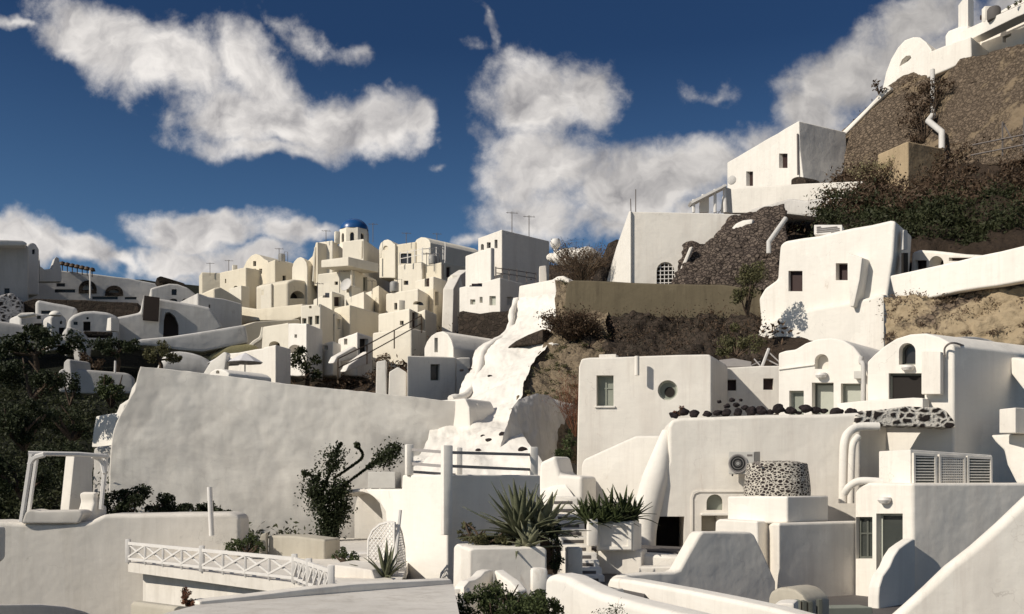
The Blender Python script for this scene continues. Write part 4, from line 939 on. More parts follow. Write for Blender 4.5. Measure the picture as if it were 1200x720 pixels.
def xrail(a, b, bays, first=True):
    u = Vector((0, 0, 1))
    for k in range(bays+1):
        if k == 0 and not first: continue
        q = a.lerp(b, k/bays); main = k in (0, bays) or k == bays//2
        boxw('post', q, ((.13, .13, hR+.12) if main else (.06, .06, hR)), 'paint', t, 0, .01)
    n = (b-a).normalized().cross(u)
    for z, wd in ((hR, .09), (.12, .07)):
        bm = bmesh.new(); bars_bm(bm, a+u*z, b+u*z, wd, .06, nrm=n); from_bm('rail', bm, 'paint', t)
    for k in range(bays):
        p_, q_ = a.lerp(b, k/bays), a.lerp(b, (k+1)/bays)
        for (z0, z1, o_) in ((.15, hR-.03, .02), (hR-.03, .15, -.02)):
            bm = bmesh.new(); bars_bm(bm, p_+u*z0+n*o_, q_+u*z1+n*o_, .05, .035, nrm=n); from_bm('brace', bm, 'paint', t)
xrail(A, B, 8); xrail(B, C2, 7, False)
# things on the terrace
house('planter_box', 'large beige plaster planter on the terrace behind the railing', 'planter', Plane((313, 32), (381, 31.3)), [(313, 664), (314, 627), (345, 628), (381, 633), (381, 664)], 1.0, 'beige', .08)
prism('gate_post', Plane((303, 31.8), (312, 31.8)), [(303, 655), (305, 627), (312, 624), (312, 656)], .3, 'beige', None, .04, label='short beige post left of the large terrace planter', cat='post')
prism('terrace_step_wall', Plane((236, 33), (310, 33)), [(236, 655), (236, 628), (262, 628), (300, 631), (300, 655)], .6, 'stained', None, .08, label='low shaded ledge behind the railing, left of the planter', cat='wall')
shrub('potted_shrub', 'dark leafy shrub behind the railing left of the beige planter', [(276, 640, 31.5, 13, .8), (292, 636, 31.5, 14, .8), (302, 642, 31, 9, .9)], .1, 9, 'leaf')
shrub('terrace_plant', 'round green plant in a bed beside the white terrace step', [(400, 652, 27.5, 12, .8), (414, 655, 27, 10, .8)], .09, 9, 'leaf')
prism('terrace_step', Plane((380, 25.5), (440, 25)), [(380, 678), (383, 661), (412, 664), (436, 668), (440, 680)], 1.4, 'white', None, .06, label='white terrace step in front of the round green plant', cat='step')
t = thing('garden_table', 'small white table in the mouth of the plaster cave', 'table', W(420, 657, 29.5))
boxw('table_top', W(420, 650, 29.5), (1.1, .7, .06), 'paint', t, 0, .02)
for sx in (-1, 1):
    for sy in (-1, 1): boxw('leg', W(420, 650, 29.5)+Vector((sx*.48, sy*.28, -.55)), (.05, .05, .55), 'paint', t, 0, 0)
# cave nook with air conditioner
t, b, p = house('cave_nook', 'white plaster nook with a deep shaded cave arch under the dark creeper', 'alcove', Plane((388, 41.6), (478, 41)), [(388, 690), (388, 600), (391, 584), (400, 575), (420, 572.5), (478, 572), (478, 690)], 3.4, 'white', .2,
    [O('none', [(380, 720), (380, 610), (384, 590), (396, 581), (412, 577.5), (424, 576), (436, 580), (445, 590), (448, 603), (449, 622), (447, 640), (446, 720)], depth=2.9, mat='grey', name='recess')], wob=.1)
prism('lit_curve_prism', Plane((445, 31.6), (472, 30.4)), [(443, 672), (447, 640), (453, 622), (451, 600), (444, 588), (430, 578), (428, 573), (472, 573), (472, 672)], .8, 'bright', None, .12, label='added bright prism shaped for the lit curve between the cave nook and the terrace pier', cat='buttress')  # prism added so the wall beside the nook reads as sunlit
def ac_unit(name, label, pl, x0, y0, x1, y1, depth, fan=True):
    a = pl.pt(x0, y1); t = thing(name, label, 'air conditioner', a)
    prism('case', pl, rect(x0, y0, x1, y1), depth, 'acwhite', t, .03, off=0)
    w_ = x1-x0; h_ = y1-y0
    if fan:
        cx, cy, r = x0+w_*.36, y0+h_*.52, h_*.40
        prism('fan_grille', pl, disc(cx, cy, r), .03, 'black', t, 0, off=-.025)
        ring('grille_ring', pl, disc(cx, cy, r*1.06), .04, .05, 'railgrey', t, -.045)
        bm = bmesh.new(); c = pl.pt(cx, cy)-pl.inw*.035; R_m = r/F*pl.depth(cx)
        for rr in (.3, .6, .85):
            pts = [c+Vector((pl.d.x, pl.d.y, 0))*math.cos(a_)*R_m*rr+Vector((0, 0, math.sin(a_)*R_m*rr)) for a_ in [k*math.pi/9 for k in range(19)]]
            for q, s in zip(pts, pts[1:]): bars_bm(bm, q, s, .012, .01, nrm=pl.n)
        from_bm('grille_wire', bm, 'railgrey', t)
        prism('fan_hub', pl, disc(cx, cy, r*.2), .03, 'metal', t, 0, off=-.05)
        prism('nameplate', pl, rect(x0+w_*.72, y0+h_*.12, x1-w_*.08, y0+h_*.2), .01, 'cable', t, 0, off=-.01)
    for k in (0.12, .82): prism('foot', pl, rect(x0+w_*k, y1, x0+w_*(k+.06), y1+h_*.08), depth*.9, 'black', t, 0, off=.02)
    return t
ac_unit('air_conditioner', 'boxy white air conditioner on the ledge above the cave nook', Plane((431, 40.5), (463, 40.2)), 431, 553, 463, 572.5, .7, False)
# dark creeper over the wall
t = thing('creeper', 'dark bougainvillea climbing the big grey wall beside the cave nook', 'creeper', W(385, 642, 41))
CP = Plane((330, 41.2), (480, 42))
paths = [[(385, 642), (382, 610), (378, 580), (388, 550), (395, 528), (400, 520)], [(385, 620), (375, 595), (368, 572), (375, 555)], [(382, 590), (400, 572), (420, 556), (440, 542), (452, 536), (466, 524)],
         [(392, 560), (410, 548), (425, 535), (418, 522)], [(385, 600), (398, 605), (402, 590), (395, 570)], [(372, 560), (362, 556), (356, 554)], [(385, 640), (392, 615), (396, 600)]]
V = []; Fc = []; cen = []
for pth in paths:
    P = spline([CP.pt(*q)-CP.inw*random.uniform(.1, .5) for q in pth], 6); v, f = tube_arr(P, [.05*(1-.8*i/len(P)) for i in range(len(P))], 5, False); o_ = len(V)
    V += [tuple(x) for x in v]; Fc += [tuple(o_+k for k in q) for q in f]; cen.append(P)
from_arr('stem', V, Fc, 'bark', t)
wts = [(10, .23, 5600), (8, .2, 2600), (10, .15, 4200), (8, .14, 2400), (6, .18, 1900), (4, .08, 160), (6, .16, 1700)]
C = []
for P, (_, r, n) in zip(cen, wts):
    A_ = np.array([tuple(x) for x in P]); ii = RNG.beta(1.0, .9, n)*(len(A_)-1); i0 = ii.astype(int); fr = (ii-i0)[:, None]; q = A_[i0]*(1-fr)+A_[np.minimum(i0+1, len(A_)-1)]*fr
    lump = np.array([noise.noise(Vector(x)*1.6) for x in q]); C.append(q+RNG.normal(size=(n, 3))*(r*np.clip(.5+lump*2.6, .06, 1.35))[:, None])
v, f = leaf_quads(np.concatenate(C), .12, .65); from_arr('foliage', v, f, 'leafdk', t)
# foreground roof with its coping
bm = prism_bm([W(235, 708, 15.8), Vector((W(531, 0, 19).x, 19, W(235, 708, 15.8).z)), Vector((-.6, 12.4, W(235, 708, 15.8).z)), Vector((-6.0, 9, W(235, 708, 15.8).z))], (0, 0, -1.5)); 
ob = from_bm('flat_roof', bm, 'roof', None, W(380, 720, 20)); tag(ob, 'flat grey screed roof in the bottom centre foreground', 'roof')
prism('roof_coping', Plane((233, 15.7), (531, 18.9)), [(233, 712), (233, 703), (300, 696), (420, 685), (531, 678), (531, 690), (420, 697), (300, 706)], .35, 'white', None, .08, wob=.05, label='long pale coping along the back edge of the flat grey roof', cat='coping')
prism('roof_end', Plane((203, 15.2), (236, 15.6)), [(203, 740), (204, 713), (210, 710), (226, 712), (236, 718), (236, 740)], 1.2, 'beige', None, .12, label='small rounded pale roof end left of the flat grey roof', cat='roof')
shrub('cypress_bush', 'small pointed dark bush at the left end of the grey roof', [(218, 700, 15.9, 9, 1.1), (215, 691, 15.9, 5, 1.4), (225, 706, 15.9, 7, .9)], .045, 10, 'redleaf', stem=True, r0=.02)
# ================================================================== centre: white rock slope
def R3(*a): return a
rows = [[(603, 352, 66), (620, 350, 65), (640, 347, 64), (662, 343, 63)],
        [(598, 370, 64), (616, 368, 63), (636, 366, 61.5), (657, 362, 60.5)],
        [(590, 392, 61), (608, 392, 60), (632, 392, 58.5), (652, 385, 57.5)],
        [(558, 412, 59), (584, 412, 57.5), (615, 412, 55.5), (642, 404, 54.5)],
        [(550, 440, 56), (576, 440, 54), (602, 436, 52.5), (624, 430, 51.5)],
        [(534, 466, 53), (560, 466, 51), (588, 462, 49.5), (612, 458, 48.5)],
        [(508, 482, 50), (540, 486, 48), (575, 488, 46.5), (606, 484, 45.5)],
        [(505, 512, 46), (540, 514, 44), (575, 512, 42.5), (612, 508, 42)],
        [(480, 545, 42), (530, 545, 40), (580, 548, 39), (640, 545, 38)],
        [(470, 600, 38), (530, 600, 37), (590, 600, 36), (690, 600, 35)]]
_o, GS = sheet('whitewashed_slope', rows, 'bright', 120, 150, .34, 3.4, label='bright whitewashed rock slope falling down the middle of the picture', cat='rock slope', amp2=.02, seed=2)
rim = spline([W(606, 352, 65.6), W(600, 366, 64), W(599, 380, 62.5), W(592, 394, 61), W(577, 403, 59.4), W(566, 414, 58), W(562, 432, 56), W(556, 450, 54), W(545, 464, 52), W(528, 468, 51)], 8)
tube('slope_parapet', rim, [.21+.07*noise.noise(Vector((i*.31, 0, 0))) for i in range(len(rim))], 'bright', None, 10, 'rounded white parapet snaking down the left edge of the bright slope', 'parapet')
prism('slope_step', Plane((508, 47), (585, 45)), [(508, 520), (510, 474), (514, 470), (545, 468), (550, 478), (552, 520)], 2.2, 'bright', None, .35, wob=.15, label='blocky whitewashed step at the foot of the snaking parapet', cat='step')
prism('slope_ledge', Plane((597, 58), (648, 54)), [(583, 424), (594, 412), (612, 411), (640, 399), (648, 402), (640, 424)], .8, 'bright', None, .25, wob=.2, label='whitewashed ledge crossing the bright slope below the dark shadow slab', cat='ledge')
prism('overhang_shadow_slab', Plane((606, 57.4), (650, 55)), [(606, 413), (610, 407), (618, 401), (632, 394), (650, 387), (650, 402), (635, 405), (618, 407)], .6, 'rubbled', None, .1, off=-.9, label='dark stony slab standing for the overhang shadow across the bright slope', cat='rock')  # dark slab stands in for the shadow under the overhang
for k, (px, py, Y, r) in enumerate([(527, 474, 46.4, .3), (512, 498, 45.8, .42), (599, 500, 43, .22), (590, 509, 42, .28), (573, 516, 41, .22), (566, 511, 41, .16), (553, 487, 46, .12), (541, 434, 55, .2), (551, 433, 55.5, .2), (574, 441, 54.5, .2), (637, 373, 60, .25), (646, 372, 59.8, .3), (560, 528, 39, .2), (600, 487, 44.4, .15), (612, 527, 37.4, .3)]):
    bm = bmesh.new(); r *= .55; bmesh.ops.create_icosphere(bm, subdivisions=2, radius=r)
    Q_ = GS.reshape(-1, 3); dd = (600+Q_[:, 0]/Q_[:, 1]*F-px)**2+(HZ-Q_[:, 2]/Q_[:, 1]*F-py)**2; Y = float(Q_[dd.argmin(), 1])-.05
    for v in bm.verts: v.co *= 1+.35*noise.noise(v.co*3/r*.3+Vector((k*3.1, 0, 0)))
    bmesh.ops.scale(bm, vec=(1.2, .8, .7), verts=bm.verts); bmesh.ops.translate(bm, vec=W(px, py, Y), verts=bm.verts)
    tag(from_bm('lava_stone', bm, 'lava', None, W(px, py, Y)-Vector((0, 0, r*.6)), 30), 'small black stone set in the whitewashed rock behind the railed terrace', 'stone', 'black stones on the white slope')
# tan rock face between the slope and the round-window house
rows = [[(652, 332, 60), (668, 332, 59.5), (690, 340, 58), (712, 345, 57)], [(650, 372, 57.5), (668, 374, 57), (690, 376, 56), (712, 380, 55)],
        [(640, 398, 55), (660, 400, 54.5), (685, 402, 54), (712, 405, 53.5)], [(620, 432, 52), (645, 434, 51.5), (670, 436, 51), (700, 440, 51)], [(608, 462, 49), (632, 464, 48.5), (660, 466, 48), (695, 470, 48)], [(600, 492, 46), (630, 494, 45.5), (660, 498, 45), (695, 500, 45)], [(600, 540, 44), (630, 540, 44), (660, 540, 44), (695, 540, 44)]]
o, G = sheet('rock_face', rows, 'rock', 110, 150, .55, 2.4, kind='structure', amp2=.12, seed=5)
RW = [[(608, 468, 42.4), (630, 462, 43.8), (652, 467, 45.8), (680, 478, 46)], [(600, 480, 41.6), (625, 474, 43), (650, 478, 45), (684, 490, 47)], [(594, 500, 41), (625, 500, 42.6), (650, 505, 44.6), (686, 515, 46.6)], [(586, 530, 40.6), (620, 530, 42.2), (650, 535, 44.2), (688, 540, 46.2)], [(578, 580, 40), (620, 580, 41.8), (650, 580, 43.8), (692, 580, 45.8)]]
scatter('rock_scrub', G, 5000, .12, 'olivel', 'sparse dry plants rooted in the tan rock face', .35, 80, .3)
rows = RW
sheet('plastered_rock', rows, 'stained', 80, 80, .2, 2.6, label='shaded grey plastered boulder below the tan rock face', cat='rock', amp2=.05, seed=8)
# dry dark slope behind: shrubs and undergrowth
scatter('undergrowth', HG[45:110, 44:], 60000, .30, 'scrub', 'dry dark scrub scattered over the volcanic hillside', 1.2, 900, .5)
# ================================================================== upper centre
t, b, p = house('upper_house', 'large plain grey-fronted house with an arched barred window on the hill', 'house', Plane((738, 58), (890, 57)), [(738, 340), (738, 248), (800, 249), (890, 252), (890, 340)], 8, 'white', .06,
    [O('win', arch(769.5, 307, 790.5, 334), depth=.6, mat='void')])
hatch('window_grille', p['F'], arch(769.5, 307, 790.5, 333), (0, math.pi/2), .23, .045, 'paint', t, .12)
prism('battered_wall', Plane((711, 62), (739, 57.8)), [(709, 336), (722, 290), (737, 247.5), (739, 247.5), (739, 336)], (.9, 1.1, 0), 'bright', t, .06)
tube('aerial', [W(745, 249, 59), W(745, 222, 59)], .03, 'cable', None, 5, 'taller thin aerial on the corner of the grey-fronted house', 'aerial')
tube('aerial', [W(739.5, 249, 59), W(739, 233, 59)], .03, 'cable', None, 5, 'shorter thin aerial on the corner of the grey-fronted house', 'aerial')
sheet('rubble_wall', [[(806, 292, 57), (835, 283, 56.5), (868, 256, 57), (920, 250, 56)], [(800, 305, 56.4), (835, 303, 55.6), (870, 290, 55), (922, 285, 54)], [(796, 320, 56), (835, 320, 55), (875, 315, 54), (922, 312, 53)], [(790, 340, 55.6), (835, 340, 54.6), (880, 340, 53.6), (925, 345, 52)]], 'rubble', 90, 70, .3, 1.5, label='dark brown rubble-stone wall sloping right of the grey-fronted house', cat='wall', solid=.6, amp2=.12)
prism('rubble_coping', Plane((790, 56.6), (835, 56)), [(792, 336), (810, 294), (814, 293), (797, 336)], .5, 'white', None, .05, off=-.9, label='slanting white edge where the rubble wall meets the grey front', cat='coping')
prism('white_ledge', Plane((852, 56.6), (885, 55.8)), [(853, 283), (857, 270), (864, 263), (872, 260), (886, 258), (882, 270), (876, 277), (862, 280)], 1.5, 'bright', None, .3, off=-.4, wob=.1, label='bright rounded plaster block on top of the dark rubble wall', cat='block')
tube('handrail', [W(901, 297, 52.5), W(901, 284, 52.5), W(921, 256, 53)], .13, 'greyhi', None, 8, 'pale pipe handrail slanting up the rubble wall', 'handrail')
# plants on the skyline beside it
twigs('bare_thicket', 'leafless brown thicket on the skyline left of the grey-fronted house', W(682, 332, 61), 2.3, 2.6, 60, 'drytwig', nl=1800, leaf=.1, leafmat_='scrub', r=.03)
prism('slanting_wall', Plane((690, 64), (722, 61)), [(690, 338), (712, 285), (722, 280), (722, 338)], 1, 'rubbled', None, .1, label='dark slanting stone edge at the foot of the battered white wall', cat='wall')
# olive retaining wall and the dark stones beneath it
BP = Plane((655, 57), (895, 53))
prism('render_wall', BP, [(661, 374), (662, 345), (665, 330), (672, 328), (740, 331), (800, 333), (892, 336), (895, 376)], 1.2, 'olive', None, .12, wob=.15, label='long olive-brown rendered retaining wall below the grey-fronted house', cat='wall')
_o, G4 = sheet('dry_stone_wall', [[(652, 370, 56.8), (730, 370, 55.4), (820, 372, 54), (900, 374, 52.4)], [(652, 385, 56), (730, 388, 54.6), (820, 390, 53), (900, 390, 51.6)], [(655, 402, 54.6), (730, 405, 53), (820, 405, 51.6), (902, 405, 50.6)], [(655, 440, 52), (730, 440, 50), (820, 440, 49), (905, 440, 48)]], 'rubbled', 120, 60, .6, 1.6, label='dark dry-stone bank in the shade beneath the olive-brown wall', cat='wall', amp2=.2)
scatter('bank_scrub', G4, 5500, .12, 'scrub', 'dry brown scrub growing on the shaded dry-stone bank', .8, 220, .4)
shrub('olive_bush', 'feathery olive-green bush climbing beside the cliff house', [(880, 330, 49, 22, 1.0), (868, 345, 49, 16, .9), (888, 315, 49, 12, .9)], .14, 8, 'olivel', up=.5, r0=.05, base=W(876, 372, 49))
shrub('green_shrub', 'greenish shrub below the olive bush on the dark stone bank', [(862, 398, 47, 20, .9), (880, 402, 46, 16, .9), (848, 408, 46, 12, .8)], .14, 8, 'olivel', r0=.05)
twigs('dry_shrub', 'dark dry shrub at the top of the tan rock face', W(672, 400, 54), 1.9, 1.7, 60, 'scrub', nl=3500, leaf=.13, leafmat_='scrub', r=.025, seed=9)
twigs('rusty_shrub', 'rust-coloured twiggy shrub left of the round-window house', W(674, 512, 43), 1.0, 3.0, 34, 'redleaf', nl=600, leaf=.06, leafmat_='redleaf', r=.015, seed=5)
shrub('hanging_bush', 'dense dark green bush hanging beside the round-window house', [(661, 532, 40, 12, 1.1), (666, 518, 40.5, 9, 1.2), (660, 543, 39.6, 9, .8), (670, 508, 41, 5, 1.4)], .09, 13, 'leaf')
# ================================================================== cliff house and its neighbours
CP_ = Plane((890, 51.8), (1050, 46.7))
out = [(900, 440), (896, 405), (892, 385), (889, 350), (896, 338), (911, 328), (913, 300), (914, 288), (920, 283), (1043, 259), (1050, 258), (1047, 300), (1041, 345), (1039, 440)]
t, b, p = house('cliff_house', 'white cliffside house with two dark square windows and a wedge buttress', 'house', CP_, out, (1.9, 2.8, 0), 'bright', .35,
    [O('win', rect(924, 317.5, 940.5, 341.5), depth=.3, mat='woodred', frame='woodred'), O('win', rect(979.5, 308.5, 993.5, 328.5), depth=.45, mat='woodred', frame='woodred')], wob=.12)
prism('wedge_buttress', CP_, [(1001, 299), (1019, 305), (1016, 330), (1009, 362), (1004, 362)], 1.3, 'bright', t, .08, off=-.75)
prism('base_ledge', CP_, [(896, 440), (891, 392), (894, 380), (960, 362), (1006, 353), (1040, 345), (1041, 440)], 1.2, 'bright', t, .2, off=-.35, wob=.1)
EW = Plane((1048, 46.4), (1069, 48.6))
prism('end_window', EW, arch(1055, 270, 1060, 293), .1, 'greyhi', t, 0, off=-.15); prism('end_door', EW, rect(1055, 297, 1060.5, 322), .1, 'void', t, 0, off=-.15)
t, b, p = house('sloping_white_wall', 'long blank white wall running right from the cliff house to the picture edge', 'wall', Plane((1042, 45.6), (1290, 37.2)), [(1052, 357), (1046, 340), (1042, 323), (1120, 305.5), (1200, 287), (1290, 265), (1290, 312), (1200, 331.5), (1120, 343)], .5, 'bright', .1, wob=.08)
house('terrace_house', 'low white house with dark arches behind the long white wall', 'house', Plane((1066, 50), (1150, 46)), [(1066, 325), (1068, 296), (1076, 293), (1150, 299), (1150, 325)], 3, 'white', .15, [O('win', arch(1089, 300, 1106, 316, 309), depth=.8, mat='void'), wn(1072, 305, 1086, 316), wn(1112, 302, 1145, 306)])
t = thing('vent_box', 'white slatted ventilation box on the roof of the cliff house', 'vent', W(970, 275, 51)); q = Plane((954, 51), (987, 50.4))
prism('case', q, rect(954, 263.5, 987, 275), .8, 'paint', t, .03); hatch('slat', q, rect(957, 266, 984, 273), (0,), .09, .035, 'cable', t, -.03)
# tan cliff under the long white wall
rows = [[(1036, 350, 45.6), (1100, 345, 43.5), (1180, 332, 41.4), (1300, 305, 38.5)], [(1038, 375, 45), (1100, 368, 43), (1180, 358, 40.8), (1300, 340, 38)], [(1036, 405, 44), (1100, 398, 42), (1180, 392, 40), (1300, 385, 37.4)], [(1030, 450, 43), (1100, 450, 41.5), (1180, 450, 40), (1300, 450, 38)]]
_o, G5 = sheet('cliff_face', rows, 'tanrock', 130, 70, .55, 1.8, kind='structure', amp2=.13, seed=12)
scatter('cliff_grass', G5, 5000, .12, 'drytwig', 'dry grass tufts clinging to the tan cliff under the long white wall', .35, 90, .3)
# ================================================================== dark hillside and upper right cliff
rows = [[(985, 215, 76), (1040, 205, 74), (1120, 188, 70), (1300, 150, 62)], [(975, 232, 70), (1040, 232, 66), (1120, 225, 62), (1300, 200, 56)], [(960, 262, 60), (1040, 262, 57), (1120, 262, 54), (1300, 245, 50)], [(940, 310, 53), (1040, 312, 51), (1120, 310, 49), (1300, 300, 46)]]
o, G2 = sheet('bank', rows, 'soil', 110, 60, .7, 2.5, kind='structure', amp2=.15, seed=3)
scatter('scrub_cover', G2[:36], 30000, .26, 'scrub', 'dark reddish scrub covering the shaded bank at upper right', 1.1, 170, .6)
scatter('green_cover', G2[22:48, 0:], 30000, .22, 'scrubgreen', 'dim green ground cover on the shaded bank above the cliff house', 1.0, 150, .4)
rows = [[(943, 207, 82), (1042, 108, 77), (1092, 84, 75), (1200, 55, 66), (1320, 22, 58)], [(946, 210, 81), (1040, 140, 75.5), (1100, 115, 73), (1200, 90, 65), (1320, 60, 57)], [(947, 213, 80.6), (1040, 180, 74.4), (1100, 165, 71), (1200, 140, 63), (1320, 120, 55)], [(950, 222, 80), (1040, 215, 73.5), (1100, 205, 70), (1200, 190, 62), (1320, 175, 54)]]
# plan-wise straight patches so the top edge stays crisp
o, G3 = sheet('cliff_retaining_wall', rows, 'cliffwall', 150, 80, .13, 3.0, label='tall half-ruined tan stone wall rising to the top right corner', cat='wall', amp2=.1, seed=6, solid=.8)
UP = Plane((943, 81.6), (1046, 76.4))
prism('stair_coping', UP, [(942, 213), (945, 203), (985, 164), (1020, 130), (1037, 112), (1040, 108), (1047, 103), (1050, 108), (1030, 126), (990, 167), (955, 207), (950, 214)], 1.2, 'bright', None, .15, off=-.8, label='bright white coping slanting up the left edge of the tall stone wall', cat='coping')
prism('wall_window', UP, rect(991, 193, 998, 209), .3, 'void', None, 0, off=-.9, label='small dark window hole low in the tall tan wall', cat='window')
t, b, p = corner('ruined_block', 'small square ochre masonry block jutting from the tall wall', 'ruin', (1028, 181), (1064, 165), (1108, 174), 235, 66, 'ochre', bev=.12)
t = thing('downpipe', 'pale bent downpipe running down the tall stone wall', 'pipe', W(1104, 180, 67))
tube('upper_pipe', [W(1093, 82, 72.8), W(1093.5, 135, 72)], .17, 'greyhi', t, 8); tube('bent_pipe', [W(1093.5, 135, 71.6), W(1088, 142, 71), W(1104, 155, 69.4), W(1104, 176, 68.4)], .22, 'greyhi', t, 8)
t = thing('iron_railing', 'thin rusty railing on the ledge of the tall stone wall at right', 'railing', W(1135, 180, 62))
bm = bmesh.new()
for pts in ([(1138, 182, 62), (1260, 158, 55)], [(1140, 170, 62), (1260, 146, 55)]): bars_bm(bm, W(*pts[0]), W(*pts[1]), .06, .06)
from_bm('rail', bm, 'cable', t)
for px in (1175, 1200, 1225): bm = bmesh.new(); Y = 62-(px-1138)/122*7; bars_bm(bm, W(px, 190-(px-1138)*.2, Y), W(px, 150-(px-1138)*.2, Y), .07, .07); from_bm('post', bm, 'cable', t)
bm = bmesh.new(); bars_bm(bm, W(1175, 143, 60), W(1187, 165, 59.5), .06, .06); from_bm('brace', bm, 'cable', t)
shrub('cliff_creeper', 'ragged brown creeper hanging over the tall stone wall', [(1075, 115, 72, 22, 1.0), (1092, 103, 72, 20, .7), (1062, 135, 72, 16, 1), (1072, 155, 72, 14, 1.2), (1108, 98, 71, 12, .6)], .2, 3.2, 'scrub', cat='creeper', r0=.05)
shrub('overhanging_bush', 'small leafy bush sticking out into the sky left of the top vault', [(1026, 100, 76, 8, .9), (1034, 105, 76, 7, .8)], .22, 3, 'scrub')
twigs('wall_twigs', 'pale flowering twigs in front of the ochre block', W(1030, 226, 68), 2.6, 2.4, 34, 'drytwig', nl=1500, leaf=.12, leafmat_='grass', r=.03, seed=21)
# white house left of the cliff wall
A3 = Plane((852, 85), (936, 75.2))
t, b, p = house('hill_house', 'tall white house with two small red windows high on the hill', 'house', A3, [(852, 236), (852, 190.5), (936, 141.5), (937, 175), (943, 225), (943, 236)], (4.4, 2.4, 0), 'bright', .1,
    [O('win', rect(874.5, 201, 882.5, 218), depth=.4, mat='woodred'), O('win', rect(913, 180, 923, 197), depth=.4, mat='woodred')])
tube('conduit', [W(935.5-.8, 157, 75.2), W(935.3, 205, 75)], .07, 'cable', t, 6)
pd = W(867, 228, 70); lathe('drum_ornament', [(0, 0), (.28, .02), (.36, .06), (.36, .12), (.3, .16), (0, .17)], W(858, 211.5, 80.5), 'greyhi', None, 24, 40, 'round grey dish on the white wall of the hill house', 'satellite dish')
bpy.data.objects['drum_ornament'].name = 'satellite_dish.001'; bpy.data.objects['satellite_dish.001'].rotation_euler = (math.radians(90), 0, math.radians(-30))
house('dark_opening_block', 'dark rounded block standing for the dark opening at the foot of the hill house', 'dark block', Plane((924, 74.6), (945, 73)), arch(927, 207, 944, 218, 212), 1.5, 'rubbled', .1)  # dark solid put in for the darkness of a rounded opening
prism('terrace_parapet', Plane((852, 76), (1014, 70)), [(850, 250), (852, 221), (940, 215), (1012, 212), (1016, 216), (1016, 235), (940, 240), (900, 250)], 1.2, 'white', None, .12, label='white terrace parapet crossing below the hill house', cat='parapet')
prism('old_ledge', Plane((868, 69), (1014, 64)), [(868, 257), (880, 246), (900, 239), (925, 233), (960, 231), (1010, 232), (1014, 248), (980, 253), (940, 256), (915, 253), (890, 258)], 1.5, 'stained', None, .2, wob=.3, label='peeling whitewashed ledge overgrown below the terrace parapet', cat='ledge')
t = thing('white_pergola', 'small white pergola with a sloping roof left of the hill house', 'pergola', W(830, 248, 66))
for a, b_, r in (((813, 249, 66), (813, 234, 66), .1), ((838, 249, 66), (838, 222, 66), .1), ((822, 249, 67), (824, 228, 67), .1), ((850, 249, 66), (849, 217, 66), .12)): tube('post', [W(*a), W(*b_)], r, 'paint', t, 6)
prism('roof', Plane((809, 65.6), (852, 65.6)), [(809, 236), (851, 215.5), (852, 217.5), (811, 238.5)], 1.0, 'paint', t, 0)
prism('panel', Plane((820, 66.6), (831, 66.6)), [(820, 249), (820, 232), (831, 227), (831, 249)], .2, 'white', t, .03)
prism('archway', Plane((844, 67), (852, 66.6)), [(844, 249), (846, 232), (851, 219), (853, 249)], .6, 'bright', t, .05)
# buildings in the top right corner
t, b, p = house('top_vault', 'white vaulted chapel leaning over the cliff at top right with one dark window', 'chapel', Plane((1034, 79), (1093, 74)), [(1034, 122), (1034, 104), (1038, 86), (1044, 70), (1052, 55), (1060, 47), (1070, 43), (1078, 44), (1085, 49), (1092, 58), (1093, 92), (1075, 98), (1058, 104), (1045, 116)], (4, 4, 0), 'bright', .12, drop=0, ops=
    [O('win', [(1054, 78), (1057, 70), (1062, 65.5), (1067, 65), (1068, 68), (1064, 72)], depth=.6, mat='void')], wob=.1)
house('link_wall', 'pale blank wall between the top vault and the corner pillar', 'wall', Plane((1086, 73.6), (1138, 71)), [(1086, 92), (1087, 62), (1110, 52), (1138, 42), (1139, 70), (1110, 82)], (3, 3, 0), 'white', .12, drop=0)
house('rounded_step', 'rounded white block behind the pale blank wall at top right', 'building', Plane((1108, 76), (1134, 74)), [(1108, 60), (1107, 42), (1111, 36), (1124, 31), (1134, 30), (1134, 60)], 3, 'bright', .15)
house('corner_pillar', 'tall white pillar block at the top edge, right of the vault', 'pillar', Plane((1123, 76.6), (1134, 75)), [(1123, 50), (1123, 6), (1133, -8), (1134.5, -8), (1134.5, 50)], (1.0, 1.2, 0), 'bright', .06, drop=0)
t, b, p = house('top_house', 'stacked white house with dark windows and a long terrace in the top right corner', 'house', Plane((1134, 76), (1300, 62)), [(1134, 72), (1134, 36), (1200, -4), (1300, -50), (1300, 30), (1200, 58), (1160, 66)], (5, 5, 0), 'bright', .1, drop=0, ops=
    [O('win', rect(1144, 17.5, 1152, 23), depth=.4), O('win', [(1175, 50), (1175, 43), (1185, 39), (1185, 42), (1179, 45), (1179, 50)], depth=.4)])
prism('balcony', Plane((1134, 74), (1300, 60)), [(1136, 50), (1135, 38), (1200, 9), (1300, -38), (1300, -20), (1200, 22), (1146, 48)], 1.2, 'bright', t, .08, off=-.7)
tube('handrail', [W(1166, 20, 71), W(1200, 4, 68), W(1230, -9, 65)], .06, 'cable', t, 6)
lathe('water_tank', [(0, 0), (.42, 0), (.45, .1), (.45, .75), (.35, .9), (0, .95)], W(1165, 24, 70), 'slab', None, 16, 40, 'dark round water tank on the terrace at top right', 'tank')
boxw('chimney_box', W(1156.5, 27, 71), (.5, .5, 1.1), 'white', None, 0, .03, 'small square white chimney beside the dark water tank', 'chimney')
for px in (1182, 1190, 1196): tag(shrub('pot_plant', 'tiny potted plant on the terrace rail at top right', [(px, 8-(px-1182)*.55, 67, 3, .9)], .12, 5, 'leaf', 'potted plants on the top terrace'), None)
